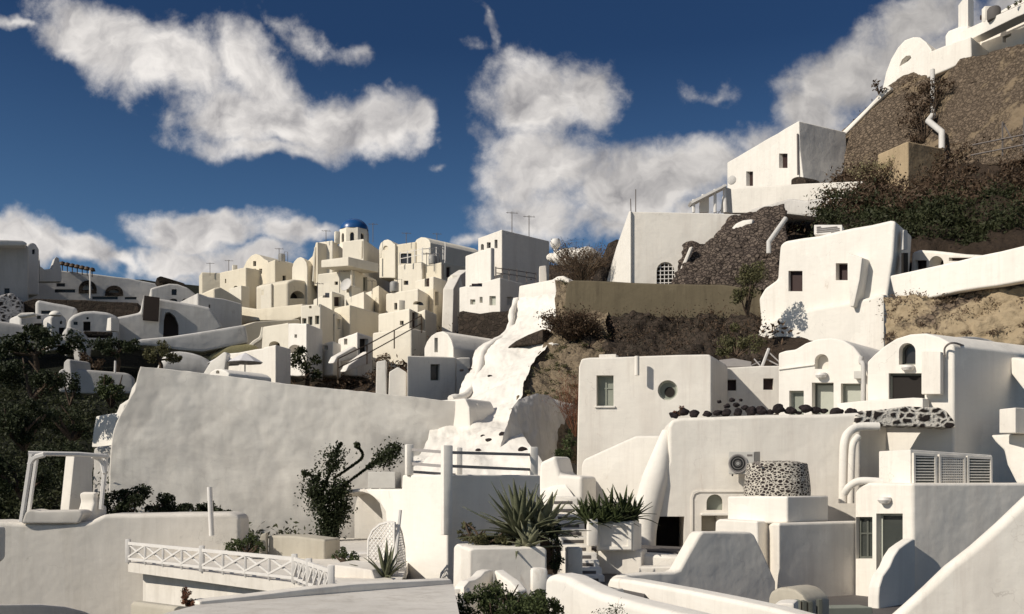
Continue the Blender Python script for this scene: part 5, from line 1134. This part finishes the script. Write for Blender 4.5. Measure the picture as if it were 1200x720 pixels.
# ================================================================== right: arch-roofed houses
q = Plane((912, 38.3), (1035, 36))
t, b, p = house('arched_house', 'white arch-roofed house with a niche window and three pale green doors', 'house', q, [(912, 500), (912, 414), (920, 411), (932, 409), (944, 402), (958, 397.5), (974, 396), (988, 399), (1000, 406), (1009, 417), (1016, 430), (1030, 432), (1030, 500)], (3.4, 4, 0), 'bright', .07,
    [O('win', arch(955, 415, 971, 432.5), depth=.4, mat='lower', name='niche'), O('door', rect(925, 458, 942, 492), depth=.3, mat='green', frame='palegreen'), O('door', rect(951.5, 448.5, 977, 492), depth=.45, mat='palegreen', frame='greendk'), O('win', rect(985.5, 449.5, 1009, 492), depth=.35, mat='palegreen', frame='green')])
lathe('wall_lamp', [(0, 0), (.16, .03), (.22, .12), (.2, .2), (0, .22)], q.pt(963.5, 444)-q.inw*.1, 'paint', None, 16, 40, 'round white wall lamp over the pale green door', 'lamp')
prism('meter_box', q, rect(1003, 435.5, 1013, 444.5), .25, 'acwhite', None, .02, off=-.25, label='small white meter box between the two arch-roofed houses', cat='box')
tube('drainpipe', spline([q.pt(1012, 418)-q.inw*.2, q.pt(1011, 425)-q.inw*.2, q.pt(1015, 432)-q.inw*.3, q.pt(1015, 475)-q.inw*.3], 5), .09, 'greyhi', None, 8, 'grey downpipe in the gap between the arch-roofed houses', 'pipe')
prism('string_course', q, [(913, 432.5), (955, 427), (955, 428.2), (913, 433.7)], .08, 'bright', t, 0, off=-.06)
q = Plane((1016, 35.4), (1118, 33.4))
t, b, p = house('arched_house', 'white arch-roofed house with one wide dark window opening and dark arched skylight', 'house', q, [(1016, 600), (1016, 424), (1024, 416), (1036, 406), (1050, 397), (1066, 392), (1084, 391), (1100, 395), (1112, 401), (1118, 405), (1118, 600)], (5.4, 3.3, 0), 'bright', .07,
    [O('win', arch(1053.5, 402, 1073, 427.5), depth=.4, mat='dark', frame='greendk'), O('win', rect(1041.5, 437.5, 1084, 469.5), depth=.22, mat='void', frame='greendk')])
prism('counter', q, [(990, 492), (990, 474), (1020, 471), (1078, 467.5), (1090, 468), (1090, 492)], .6, 'bright', None, .05, off=-.65, label='white ledge with parapet under the wide dark window', cat='ledge')
lathe('wall_lamp', [(0, 0), (.16, .03), (.22, .12), (.2, .2), (0, .22)], q.pt(1065, 435.5)-q.inw*.1, 'paint', None, 16, 40, 'round white wall lamp over the wide dark window', 'lamp')
prism('shutter_box', q, [(1084.5, 463), (1084.5, 413), (1107, 413.5), (1107, 463)], .3, 'white', None, .03, off=-.38, label='tall white shutter box hanging right of the wide dark window', cat='shutter')
# cable over the roof and wall
rt = lambda px, py, Y: W(px, py, Y)
tube('cable', spline([q.pt(1109, 418)-q.inw*.12, q.pt(1109.5, 408)-q.inw*.15, W(1118, 402, 33.2), W(1140, 409, 34.6), W(1163, 412, 36), W(1170, 417, 36.4), W(1166, 430, 36.1), W(1164, 470, 36.1)], 6), .035, 'cable', None, 6, 'loose grey cable looped over the roof corner of the right arched house', 'cable')
tube('roof_pipe', spline([W(1120, 398, 36), W(1145, 398, 37.4), W(1168, 405, 38), W(1200, 425, 37.5)], 6), .09, 'greyhi', None, 8, 'grey pipe lying along the top of the right arched roof', 'pipe')
prism('roof_slope', Plane((1165, 36), (1290, 31)), [(1172, 425), (1178, 418), (1200, 421), (1290, 430), (1290, 480), (1200, 458), (1186, 440)], .5, 'bright', None, .08, label='bright white roof slope at the right edge above the small cabinet', cat='roof')
prism('side_wall', Plane((1118, 37.4), (1290, 40)), [(1118, 590), (1118, 500), (1170, 498), (1290, 498), (1290, 590)], 1, 'white', None, .1, off=.2, label='shaded wall behind the louvred cabinet at the right edge', cat='wall')
prism('lit_patch_wedge', Plane((1160, 33.6), (1290, 30.4)), [(1199, 577), (1190, 565), (1180, 545), (1176, 528), (1166, 518), (1160, 510), (1200, 508), (1290, 508), (1290, 577)], .5, 'bright', None, .08, label='added wall wedge shaped like the lit patch right of the louvred cabinet', cat='wall')  # added wedge, its curved outline follows the edge of a lit patch
t, b, p = corner('roof_cabinet', 'small white cabinet at the right edge beside the shaded wall', 'cabinet', (1171, 479.5), (1190, 477.5), (1240, 480), 508, 32, 'white', bev=.03)
# ================================================================== stone-topped terrace wall
TP = Plane((783, 33.2), (1010, 32.6))
t, b, p = house('terrace_building', 'long white terrace wall edged with black lava stones, cave opening at its foot', 'building', TP, [(762, 720), (762, 620), (765, 590), (776, 560), (783, 540), (783, 500), (787, 492), (800, 489.5), (900, 486.5), (1010, 484), (1010, 720)], 3.2, 'white', .14,
    [O('win', rect(768, 605.5, 802, 650), depth=2.4, mat='void', name='cave_opening'), O('win', arch(828, 579.5, 847.5, 598), depth=.3, mat='green', name='niche'), O('win', rect(822, 603.5, 840, 623), depth=.5, mat='beige', name='niche')], wob=.05)
prism('raised_panel', TP, [(810, 660), (810, 583), (812, 577), (818, 575), (876, 575.5), (876, 577), (819, 577), (814, 579), (812, 584), (812, 660)], .1, 'white', t, 0, off=-.04)
prism('shelf', TP, rect(821, 601, 856, 604), .5, 'bright', t, .02, off=-.45)
t, b, p = house('terrace_building_end', 'grey rounded continuation of the terrace wall behind the door house', 'wall', Plane((1004, 34), (1200, 40)), [(1004, 600), (1004, 500), (1014, 494), (1060, 492), (1125, 493), (1200, 490), (1200, 600)], 2, 'white', .2)
SP = Plane((994, 32.6), (1120, 33.0))
prism('stone_band', SP, [(1000, 500), (1002, 487), (1012, 482), (1034, 480), (1056, 477), (1060, 476.5), (1100, 478), (1108, 482), (1116, 492), (1120, 502), (1060, 500)], .9, 'leopardbig', None, .06, off=-.1, label='sloping band of big black stones set in white grout under the window', cat='stone wall')
tube('plaster_moulding', spline([W(1030, 500, 32.2), W(1008, 500.5, 32.2), W(996, 506, 32.1), (W(990, 518, 32)), W(988.5, 545, 32), W(988, 590, 32)], 7), .14, 'bright', None, 10, 'thick white plaster moulding curving down the terrace wall', 'moulding')
tube('plaster_moulding', spline([W(1006, 512, 31.9), W(1000, 520, 31.8), (W(998, 540, 31.8)), W(997, 590, 31.8)], 7), .11, 'white', None, 10, 'thinner white plaster moulding right of the thick one', 'moulding')
# black lava stones along the parapet
rs = random.Random(4)
stp = [(790, 486, 7), (801, 482, 8), (814, 484, 8), (829, 484, 5), (841, 483, 6), (851, 483, 7), (852, 475, 5), (865, 482, 6), (863, 474, 4), (873, 477, 5), (880, 481, 8), (892, 480, 7), (902, 482, 5), (913, 478, 8), (927, 480, 8), (944, 478, 9), (956, 480, 6), (966, 481, 5), (980, 482, 8), (998, 482, 7), (843, 470, 3), (858, 468, 4), (868, 468, 3), (936, 483, 4), (1008, 484, 5)]
for k, (px, py, r) in enumerate(stp):
    Y = TP.depth(px)+.3+(.25 if py < 477 else 0); rr = r*.84/F*Y; bm = bmesh.new(); bmesh.ops.create_icosphere(bm, subdivisions=3, radius=rr)
    sx = rs.uniform(.85, 1.25); sz = rs.uniform(.6, .9)
    for v in bm.verts: v.co *= 1+.42*noise.noise(v.co/rr*1.1+Vector((k*3.7, 1, 0)))+.12*noise.noise(v.co/rr*3.3+Vector((k, 0, 4)))
    bmesh.ops.scale(bm, vec=(sx, .9, sz), verts=bm.verts); zt_ = W(px, 488, Y).z; c = W(px, py+1, Y); c.z = max(c.z, zt_+rr*sz*.35)
    bmesh.ops.translate(bm, vec=c, verts=bm.verts)
    tag(from_bm('lava_rock', bm, 'lava', None, c-Vector((0, 0, rr*sz)), 25), 'rough black lava stone on the rim of the white terrace wall', 'stone', 'black lava stones along the terrace wall')
shrub('rim_plant', 'tiny reddish plant among the first black stones on the terrace rim', [(799, 478, 33.4, 4, .8), (793, 484, 33.4, 4, .8)], .07, 5, 'redleaf')
aq = Plane((854, 32.3), (890, 32.1)); ac_unit('air_conditioner', 'white air conditioner with a round black fan on the terrace wall', aq, 854, 529.5, 884, 556, .5)
prism('side_grille', Plane((884, 32.2), (891, 32.6)), rect(884, 529.5, 890.5, 556), .02, 'metal', bpy.data.objects['air_conditioner.001'], 0, off=-.01)
tube('hose', spline([W(880, 556, 32), W(884, 566, 32), W(876, 572, 31.9)], 5), .035, 'cable', None, 6, 'bent hose below the air conditioner with the black fan', 'hose')
# blocks carrying the stone drum
t, b, p = house('plinth_block', 'large white block with a shaded side below the stone-dotted drum', 'plinth', Plane((886, 31.6), (912, 29)), [(886, 740), (886, 613), (912, 613), (912, 740)], (2.95, 1.6, 0), 'white', .1, wob=.04)
t, b, p = house('stone_plinth', 'square white base directly under the stone-dotted drum', 'plinth', Plane((852, 31), (923, 29.4)), [(852, 614), (852, 581.5), (923, 582), (923, 614)], (1.65, 1.35, 0), 'bright', .07)
c = Vector((W(910.5, 0, 31).x, 31, W(0, 581.5, 31).z)); u_ = 31/F
lathe('stone_drum', [(38*u_, 0), (38.2*u_, 10*u_), (36.5*u_, 25*u_), (34.5*u_, 37.5*u_), (33*u_, 38.5*u_), (20*u_, 41*u_), (0, 41.5*u_)], c, 'leopard', None, 48, 35, 'round drum of white grout densely dotted with black stones', 'stone drum')
tube('drum_pipe', [W(893, 547, 30.2), W(884, 541.5, 30.6)], .03, 'cable', None, 6, 'small bent pipe at the rim of the stone-dotted drum', 'pipe')
house('low_block', 'low white ledge left of the large white block', 'ledge', Plane((840, 30.6), (890, 29.6)), [(836, 690), (838, 612), (842, 609), (888, 610.5), (890, 690)], (1.5, 1.6, 0), 'bright', .06)
# ================================================================== door house, right wall, louvred cabinet
q = Plane((1001, 30.4), (1070, 28.8))
t, b, p = house('door_house', 'white house with a grey-green window and glazed door at lower right', 'house', q, [(1001, 745), (1001, 578), (1005, 570), (1016, 566), (1070, 566), (1070, 745)], (13, 3.6, 0), 'white', .09,
    [O('win', rect(1003, 606, 1022.5, 655), depth=.25, mat='glass', frame='greendk', mull=1), O('door', rect(1027, 602, 1058, 708), depth=.3, mat='glass', frame='palegreen', name='door')])
lathe('wall_lamp', [(0, 0), (.14, .03), (.2, .12), (.18, .2), (0, .22)], q.pt(1039, 591)-q.inw*.1, 'paint', None, 16, 40, 'round white wall lamp above the glazed door', 'lamp')
tube('plaster_moulding', spline([W(990, 578, 30.6), W(996, 570, 30.4), (W(1008, 564, 30.2)), W(1035, 565, 30)], 6), .12, 'bright', None, 8, 'rounded moulding along the roof edge of the door house', 'moulding')
LB = Plane((1067, 29.5), (1163, 30.6)); t = thing('louvred_cabinet', 'long white cabinet with three lattice doors on the right roof', 'cabinet', LB.pt(1067, 571))
prism('case', LB, [(1067, 572), (1067, 527), (1163, 533.5), (1163, 574)], (-.35, 1.6, 0), 'bright', t, .03)
for k, (x0, x1) in enumerate(((1069, 1096), (1099, 1130), (1132, 1161))):
    y0 = 531+k*1.8; fr = ring('lattice_door', LB, [(x0, 569+k*.5), (x0, y0), (x1, y0+1.4), (x1, 569.7+k*.5)], .07, .07, 'white', t, -.07)
    hatch('lattice', LB, [(x0+2, 567.5), (x0+2, y0+2), (x1-2, y0+3), (x1-2, 568)], (0, math.pi/2) if k == 1 else (0,), .075 if k == 1 else .085, .035, 'palegreen' if k < 0 else 'white', fr, -.05)
    prism('backing', LB, [(x0+1.5, 568), (x0+1.5, y0+2), (x1-1.5, y0+3), (x1-1.5, 568.5)], .01, 'greendk', fr, 0, off=-.02)
# curved parapet and an added wall shaped like a sunlit patch
q = Plane((1022, 26.9), (1074, 28.6))
prism('curved_parapet', q, [(1030, 760), (1030, 700), (1031, 688), (1035, 675), (1043, 664), (1048, 652), (1054, 643), (1062, 637), (1070, 632), (1073, 632), (1073, 760)], (-.24, .2, 0), 'bright', None, .05, label='curved white stair parapet sweeping down in front of the glazed door', cat='parapet', seg=3)
prism('sun_patch_wall', Plane((1030, 17.6), (1330, 16.8)), [(1030, 800), (1030, 738), (1062, 709), (1085, 689), (1110, 665), (1140, 639), (1170, 612), (1200, 585), (1250, 540), (1330, 470), (1330, 800)], .35, 'white', None, .14, wob=.05, seg=4, label='added upright wall whose diagonal top imitates a shadow edge in the bottom right corner', cat='wall')
# patio floor with low dark cabinet and posts
zf = W(0, 702, 29.4).z
bm = prism_bm([Vector((3.6, 20.5, zf)), Vector((10.5, 20.5, zf)), Vector((11.2, 31, zf)), Vector((3.6, 31, zf))], (0, 0, -.3)); tag(from_bm('patio_floor', bm, 'slab', None, Vector((8, 26, zf-.3))), 'dark paved patio floor beside the glazed door', 'patio')
prism('patio_bench', Plane((958, 25), (1023, 25.4)), [(958, 760), (958, 713), (1023, 712), (1023, 760)], .6, 'green', None, .03, label='grey-green wooden bench top at the bottom edge of the patio', cat='bench')
for px, h in ((933.5, 704), (941, 705), (948, 706), (959.5, 703)):
    prism('patio_post', Plane((px, 22.5), (px+5, 22.5)), [(px, 760), (px, h), (px+4.6, h-.5), (px+4.6, 760)], .2, 'greendk' if px > 940 else 'green', None, .01, label='folded grey-green shutter leaf standing at the bottom of the patio', cat='shutter', group='folded shutter leaves on the patio')
prism('plaster_bench', Plane((900, 23.6), (947, 22.8)), [(899, 740), (900, 700), (903, 693), (912, 689), (922, 688.5), (932, 691), (940, 697), (946, 706), (946, 740)], 1.0, 'beige', None, .1, label='beige round-backed plaster seat at the bottom of the patio', cat='seat')
prism('white_stool', Plane((903, 21.6), (931, 21.4)), [(903, 740), (904, 712), (908, 707.5), (918, 706.5), (931, 707), (931, 740)], .7, 'bright', None, .06, label='small white plaster block in front of the beige round-backed seat', cat='block')
# gable parapet shaded
q = Plane((728, 26.4), (912, 28.4))
prism('gable_parapet', q, [(728, 760), (728, 678), (736, 674), (760, 671.5), (790, 671), (797, 668), (808, 648), (820, 627), (824, 623), (880, 623.5), (885, 627), (896, 650), (910, 682), (908, 760)], (-.28, .26, 0), 'white', None, .07, label='shaded trapezoid parapet wall in front of the niches', cat='parapet', seg=3)
q = Plane((711, 26), (908, 19.6))
prism('ramp_parapet', q, [(711, 770), (711, 684), (714, 677), (740, 680), (800, 691), (860, 703), (908, 713.5), (960, 728), (960, 770)], (.45, .35, 0), 'bright', None, .12, label='long bright parapet slanting down right across the bottom', cat='parapet', seg=3)
q = Plane((640, 19.6), (800, 14.4))
prism('ramp_wall', q, [(636, 770), (638, 676), (648, 673), (662, 676), (680, 686), (700, 695), (740, 706), (800, 721), (860, 740), (860, 770)], (.5, .4, 0), 'bright', None, .14, label='broad bright stair wall running down to the bottom edge', cat='wall', seg=3)
prism('low_wall', Plane((665, 24), (720, 22.4)), [(660, 740), (660, 690), (690, 700), (715, 690), (720, 740)], .4, 'white', None, .05, label='low white wall between the two slanting parapets', cat='wall')
# ================================================================== round-window house
q = Plane((677, 42), (834, 40.6))
t, b, p = house('porthole_house', 'white house with a round porthole window and a tall shuttered window', 'house', q, [(675, 600), (676, 520), (678, 430), (681, 421), (690, 419.5), (760, 417.5), (826, 415.5), (832, 416), (834, 420), (834, 600)], (1.4, 3.4, 0), 'white', .14,
    [O('win', rect(699, 440, 719, 476.5), depth=.35, mat='green', frame='green', mull=1), O('win', disc(782.5, 457.5, 11.8), depth=.3, mat='green', frame='palegreen', name='porthole')], wob=.05)
prism('porthole_glass', q, disc(784, 459, 6), .03, 'void', t, 0, off=.24)
prism('sill', q, rect(697, 476, 721, 478), .1, 'bright', t, .01, off=-.08)
prism('chimney_block', Plane((702, 42.6), (722, 42.4)), [(702, 422), (702, 415.5), (722, 415), (722, 422)], .6, 'white', t, .03)
tube('drainpipe', [W(746.5, 417.5, 40.9), W(746.5, 440, 40.9)], .10, 'white', t, 8)
t, b, p = house('recessed_house', 'white recessed wall with two little dark square windows', 'house', Plane((838, 44.2), (916, 43.8)), [(838, 520), (838, 431.5), (916, 428), (916, 520)], 3, 'white', .06,
    [O('win', rect(852, 445, 863, 458), depth=.35, mat='woodred'), O('win', rect(894.5, 443.5, 906.5, 457), depth=.35, mat='woodred')])
t = thing('roof_clutter', 'pile of old boards and a propped ladder on the recessed house roof', 'boards', W(870, 430, 45))
prism('board_stack', Plane((842, 45), (880, 44.8)), [(842, 430), (843, 422), (860, 420), (881, 424), (880, 430)], 1, 'railgrey', t, .03)
tube('plank', [W(893, 430, 44.6), W(901, 409, 45)], .07, 'greyhi', t, 6)
for a, b_ in (((880, 429, 44.6), (891, 424, 45)), ((900, 412, 45), (914, 425, 44.6)), ((896, 420, 45), (912, 428, 44.6)), ((884, 421, 45), (892, 430, 44.5))): tube('pole', [W(*a), W(*b_)], .035, 'railgrey', t, 5)
prism('slope_wall', Plane((680, 38.4), (790, 37)), [(680, 610), (681, 545), (684, 538), (705, 529), (745, 511), (790, 509.5), (790, 610)], 1.0, 'bright', None, .1, wob=.06, label='low white wall with a sloping top under the porthole window', cat='wall')
tube('tapered_buttress', spline([W(781, 505, 33.6), W(775, 535, 33.5), W(768, 562, 33.45), W(760, 592, 33.4), W(757, 622, 33.35), (W(757, 660, 33.3))], 4), list(np.interp(np.linspace(0, 1, 21), [0, .2, .4, .6, .8, 1], [.14, .34, .46, .47, .36, .3])), 'bright', None, 20, 'bright cone-shaped plaster buttress at the corner of the terrace wall', 'buttress')
# ================================================================== railed terrace
q = Plane((470, 30.2), (524, 28.5))
t, b, p = house('terrace_pier', 'tall white terrace pier with a shaded recess at its right side', 'building', q, [(468, 720), (469, 600), (471, 556.5), (524, 556), (524, 720)], (2.75, 2.3, 0), 'bright', .06, wob=.04)
boxw('corner_pilaster', Vector((W(523.5, 0, 28.2).x, 28.2, W(0, 627, 28.2).z)), (.28, .3, 105/F*28.2), 'bright', t, math.radians(20), .03)
t = thing('terrace_railing', 'plank railing between white posts on the tall terrace pier', 'railing', W(524, 556, 28.6))
def post(px, y0, y1, Y, wd): boxw('post', W(px, y1, Y), (wd, wd, (y1-y0)/F*Y), 'bright', t, math.radians(20), .03)
post(479.5, 521, 557, 29.9, .22); post(537.5, 524.5, 557, 31.4, .2); post(624.5, 524, 562, 30.9, .26)
for a, b_ in (((482, 527, 29.9), (519, 530, 28.5)), ((482, 543.5, 29.9), (519, 546.5, 28.5)), ((529, 530.5, 28.4), (621, 533, 30.8)), ((529, 546.5, 28.4), (621, 550.5, 30.8)), ((533, 556.5, 31.4), (482, 553, 29.9))):
    bm = bmesh.new(); A_, B_ = W(*a), W(*b_); bars_bm(bm, A_, B_, .085, .05, nrm=Vector((0, -1, 0))); from_bm('rail', bm, 'railgrey', t)
# staircase
t = thing('staircase', 'narrow outdoor staircase with dark tread insets climbing beside the agave', 'stairs', W(690, 680, 27))
n = 11
for k in range(n):
    Y = 27.2+k*.62; py0 = 675-k*9.0; z = W(0, py0, Y).z; px = 684-k*2.4 if k > 3 else 688-k*2.6; c = Vector((W(px, 0, Y).x, Y+.5, z-.2))
    st = boxw('step', c-Vector((0, 0, 1.0)), (.95, 1.1, 1.2), 'bright', t, 0, .02)
    boxw('riser_inset', c+Vector((0, -.545, .03)), (.62, .03, .10), 'slab', st, 0, .01)
prism('landing', Plane((648, 34), (684, 34)), [(648, 592), (648, 582.5), (680, 582.5), (684, 592)], 1.2, 'bright', None, .04, label='small white landing slab at the head of the narrow staircase', cat='landing')
house('stair_cheek', 'low white wall block at the head of the staircase', 'wall', Plane((630, 37), (682, 36)), [(630, 600), (632, 542), (650, 534), (656, 556), (682, 558), (682, 600)], 1.2, 'bright', .15)
boxw('stair_pillar', W(672.5, 678, 27.4), (.42, .45, .86), 'bright', None, .1, .06, 'squat white pillar at the foot of the staircase', 'pillar')
boxw('stair_post', W(694, 640, 29.2), (.3, .3, .8), 'bright', None, .1, .04, 'short white post between the staircase and the boxed agaves', 'post')
# boxed agaves
t = thing('planter_box', 'white planter with a recessed panel full of small agaves', 'planter', W(725, 645, 29.6)); q = Plane((699, 29.4), (741, 29.2))
prism('case', q, rect(699, 611, 741, 646), (.35, 1.1, 0), 'bright', t, .03); ring('frame', q, [(700, 644), (700, 613), (740, 613), (740, 644)], .09, .05, 'bright', t, -.05)
prism('side_post', Plane((742, 29.2), (752, 29.8)), [(742, 646), (742, 612), (752, 614), (752, 644)], .12, 'bright', t, .02)
for k, (px, py, Y, r) in enumerate([(684, 607, 29.6, .75), (700, 605, 29.6, .85), (716, 604, 29.7, .9), (731, 603, 29.8, .95), (743, 606, 29.9, .75), (692, 612, 29.2, .6), (723, 610, 29.3, .6), (708, 611, 29.3, .65)]):
    agave('small_agave', 'spiky dark agave in the crowd above the panelled white planter', W(px, py+3, Y), r, 26, 'small agaves in the panelled planter', .045, 'leaf', .15, 30+k)
shrub('planter_filler', 'dark low foliage beneath the crowd of small agaves', [(690, 609, 29.6, 10, .5), (712, 608, 29.6, 13, .5), (735, 609, 29.6, 11, .5)], .08, 8, 'leafdk')
# low terrace in front of the cave opening
prism('pavement_slab', Plane((690, 31), (806, 30)), [(690, 646), (690, 642), (806, 647), (806, 651)], 2.2, 'slab', None, .02, label='thin dark-edged pavement slab before the cave opening', cat='slab')
house('rounded_wall', 'low rounded white wall under the dark-edged pavement slab', 'wall', Plane((713, 30), (804, 29.2)), [(716, 705), (718, 672), (722, 662), (717, 655), (724, 648), (775, 651), (804, 653), (804, 705)], 1.4, 'bright', .15, wob=.08)
prism('inner_step', Plane((748, 28.6), (800, 28.3)), [(748, 690), (748, 665), (790, 664), (800, 656), (800, 690)], .6, 'white', None, .05, label='white step behind the shaded trapezoid parapet', cat='step')
bm = prism_bm([Vector((1.2, 21, -2.72)), Vector((2.9, 22, -2.72)), Vector((4.0, 29.5, -2.72)), Vector((1.2, 29.5, -2.72))], (0, 0, -.2)); tag(from_bm('stone_path', bm, 'slab', None, Vector((3, 25, -2.92))), kind='structure')
prism('stair_side_wall', Plane((696, 29.8), (752, 29.3)), [(693, 700), (694, 650), (700, 645), (752, 645), (752, 700)], .8, 'white', None, .06, label='plain white wall carrying the panelled agave planter', cat='wall')
# ================================================================== central planter with the great agave
q = Plane((549, 25), (641, 25.3))
t, b, p = house('raised_planter', 'long white raised planter in the bottom centre', 'planter', q, [(549, 730), (550, 643.5), (556, 641.5), (636, 641), (641, 644), (641, 730)], (-.28, 1.3, 0), 'white', .06, wob=.03)
prism('planter_pier', Plane((530, 26.6), (541, 26.2)), [(530, 700), (531, 641), (535, 637), (541, 640), (541, 700)], .5, 'bright', None, .06, label='narrow white pier at the left end of the raised planter', cat='pier')
agave('great_agave', 'largest agave with long striped leaves in the raised planter', W(610, 632, 26.4), 1.65, 60, None, .07, 'agave', .15, 7)
agave('broad_agave', 'second agave with paler curled leaves right of the largest one', W(636, 628, 26.7), 1.3, 30, None, .11, 'agavepale', .1, 12)
agave('young_agave', 'young agave in front of the curled-leaved one', W(620, 645, 25.7), .85, 20, None, .08, 'agavepale', .25, 15)
shrub('low_shrub', 'low green-brown shrub filling the left of the raised planter', [(545, 628, 26.6, 12, .6), (565, 630, 26.2, 16, .6), (590, 634, 26, 14, .5), (550, 618, 27, 9, .8)], .085, 8, 'olivel')
shrub('dark_shrub', 'dark bushes under the agave leaves in the raised planter', [(600, 630, 26.6, 18, .6), (625, 632, 26.5, 16, .7), (648, 622, 27, 14, .8), (640, 605, 27.6, 12, .9), (575, 634, 26.4, 14, .5)], .09, 8, 'leafdk')
shrub('ivy_column', 'dark ivy tumbling over the end of the raised planter', [(651, 640, 26, 10, 1.1), (652, 655, 25.9, 9.5, 1.1), (652, 665, 25.8, 8, .9), (649, 626, 26.2, 10, 1)], .075, 11, 'leafdk', cat='ivy')
# curved parapets of the bottom stair
prism('wave_parapet', Plane((543, 21), (579, 22.4)), [(543, 740), (544, 688), (550, 681), (558, 679), (564, 675), (569, 669.5), (574, 668), (579, 668), (579, 740)], (-.22, .16, 0), 'white', None, .05, label='wavy white parapet in front of the raised planter', cat='parapet')
prism('wave_parapet', Plane((579, 22.4), (606, 20.8)), [(579, 740), (579, 668), (588, 675), (598, 682), (606, 692), (606, 740)], (.22, .16, 0), 'bright', None, .05, label='bright downward sloping parapet joined to the wavy one', cat='parapet')
boxw('round_pillar', W(631.5, 700, 21.6), (.35, .35, .64), 'bright', None, .1, .07, 'squat rounded pillar in front of the raised planter', 'pillar')
prism('pillar_wall', Plane((640, 21.4), (668, 22.6)), [(640, 730), (641, 675), (650, 674), (660, 678), (668, 690), (668, 730)], .3, 'white', None, .08, label='small shaded wall joining the squat rounded pillar', cat='wall')
t = thing('entry_steps', 'three tiny white steps beside the foreground bush', 'stairs', W(530, 715, 20.5))
for k in range(3): boxw('step', W(527+k*4, 714-k*8, 20.5+k*.4), (.5, .45, .16), 'bright', t, .3, .02)
shrub('foreground_bush', 'leafy foreground bush at the bottom centre edge', [(560, 708, 17.5, 24, .7), (588, 702, 17.5, 30, .75), (618, 702, 17.5, 26, .75), (642, 712, 17.5, 22, .75), (600, 722, 17, 40, .6), (535, 720, 17.3, 20, .6)], .062, 10, 'leaf', r0=.03)
twigs('leggy_plant', 'thin leggy plant poking up from the bottom edge', W(722, 735, 14.5), .35, .42, 9, 'leaf', nl=170, leaf=.035, leafmat_='leafdk', r=.005, seed=8)
# lattice screen and plant beside the pier
LS = Plane((430, 27.6), (462, 27)); t = thing('lattice_screen', 'arched white lattice screen leaning against the terrace pier', 'screen', LS.pt(446, 675))
LP = [(430, 676), (431, 632), (436, 621), (445, 613.5), (456, 610.5), (463, 612), (462, 676)]
ring('frame', LS, LP, .05, .05, 'paint', t, -.02); hatch('lattice', LS, LP, (math.radians(45), math.radians(-45)), .10, .03, 'paint', t)
LS2 = Plane((463, 27), (476, 28.4)); LP2 = [(463, 678), (464, 615), (467, 613), (471, 624), (474, 640), (475, 660), (474, 678)]
ring('frame', LS2, LP2, .05, .05, 'paint', t, -.02); hatch('lattice', LS2, LP2, (math.radians(45), math.radians(-45)), .10, .03, 'paint', t)
tube('centre_post', [W(461, 678, 26.8), W(469, 598, 27.2)], .05, 'paint', t, 6)
agave('spiky_plant', 'slender spiky plant at the foot of the lattice screen', W(452, 683, 25.5), 1.1, 20, None, .045, 'agave', .55, 22)
shrub('screen_plant', 'low green plant in front of the lattice screen', [(450, 676, 25.6, 10, .6), (436, 680, 25.4, 8, .5)], .07, 7, 'olivel')
shrub('palm_bush', 'dark feathery palm bush with a red blossom on the slope behind the big wall', [(356, 425, 66, 20, .9), (348, 410, 66, 13, .8), (368, 436, 65, 14, .8)], .24, 6, 'scrubgreen', up=.4, trunk=.8, r0=.1, base=W(358, 456, 66))
shrub('white_leaf_bush', 'pale dusty bush beside the shaded grey cube house', [(452, 430, 60, 14, 1.1), (440, 442, 60, 10, .9)], .16, 5, 'drytwig')
prism('plaster_post', Plane((440, 58), (452, 58)), [(440, 465), (441, 424), (452, 422), (453, 465)], .6, 'bright', None, .06, label='white gatepost behind the pale dusty bush', cat='post')
prism('wall_fragment', Plane((455, 58), (476, 58)), [(455, 465), (456, 436), (466, 430), (476, 436), (476, 465)], .6, 'bright', None, .06, label='white wall fragment between the gatepost and grey cube house', cat='wall')
t = thing('path_railing', 'thin dark timber railing along the path up the brown slope', 'railing', W(400, 440, 66))
P = [W(x, y, Y) for x, y, Y in ((396, 437, 64), (430, 420, 67), (462, 402, 71), (494, 384, 75))]
for z in (.3, .9):
    bm = bmesh.new()
    for a, b_ in zip(P, P[1:]): bars_bm(bm, a+Vector((0, 0, z)), b_+Vector((0, 0, z)), .06, .06)
    from_bm('rail', bm, 'bark', t)
for a in P: boxw('post', a-Vector((0, 0, .4)), (.08, .08, 1.3), 'bark', t, 0, 0)
# ================================================================== cut the openings
tmp = []
for body, cbm in CUTS:
    bmesh.ops.recalc_face_normals(cbm, faces=cbm.faces[:])
    me = bpy.data.meshes.new('cutter'); cbm.to_mesh(me); cbm.free(); me.transform(Matrix.Translation(-wpos(body)))
    c = bpy.data.objects.new('cutter', me); COL.objects.link(c); c.location = wpos(body)
    m = body.modifiers.new('cut', 'BOOLEAN'); m.operation = 'DIFFERENCE'; m.object = c; m.solver = 'EXACT'
    body.modifiers.move(len(body.modifiers)-1, 0); tmp.append((body, c))
bpy.context.view_layer.update()
dg = bpy.context.evaluated_depsgraph_get()
new = []
for body, c in tmp: new.append((body, bpy.data.meshes.new_from_object(body.evaluated_get(dg))))
for body, me in new:
    old = body.data; me.name = old.name; body.data = me; body.modifiers.clear()
for body, c in tmp: bpy.data.objects.remove(c)
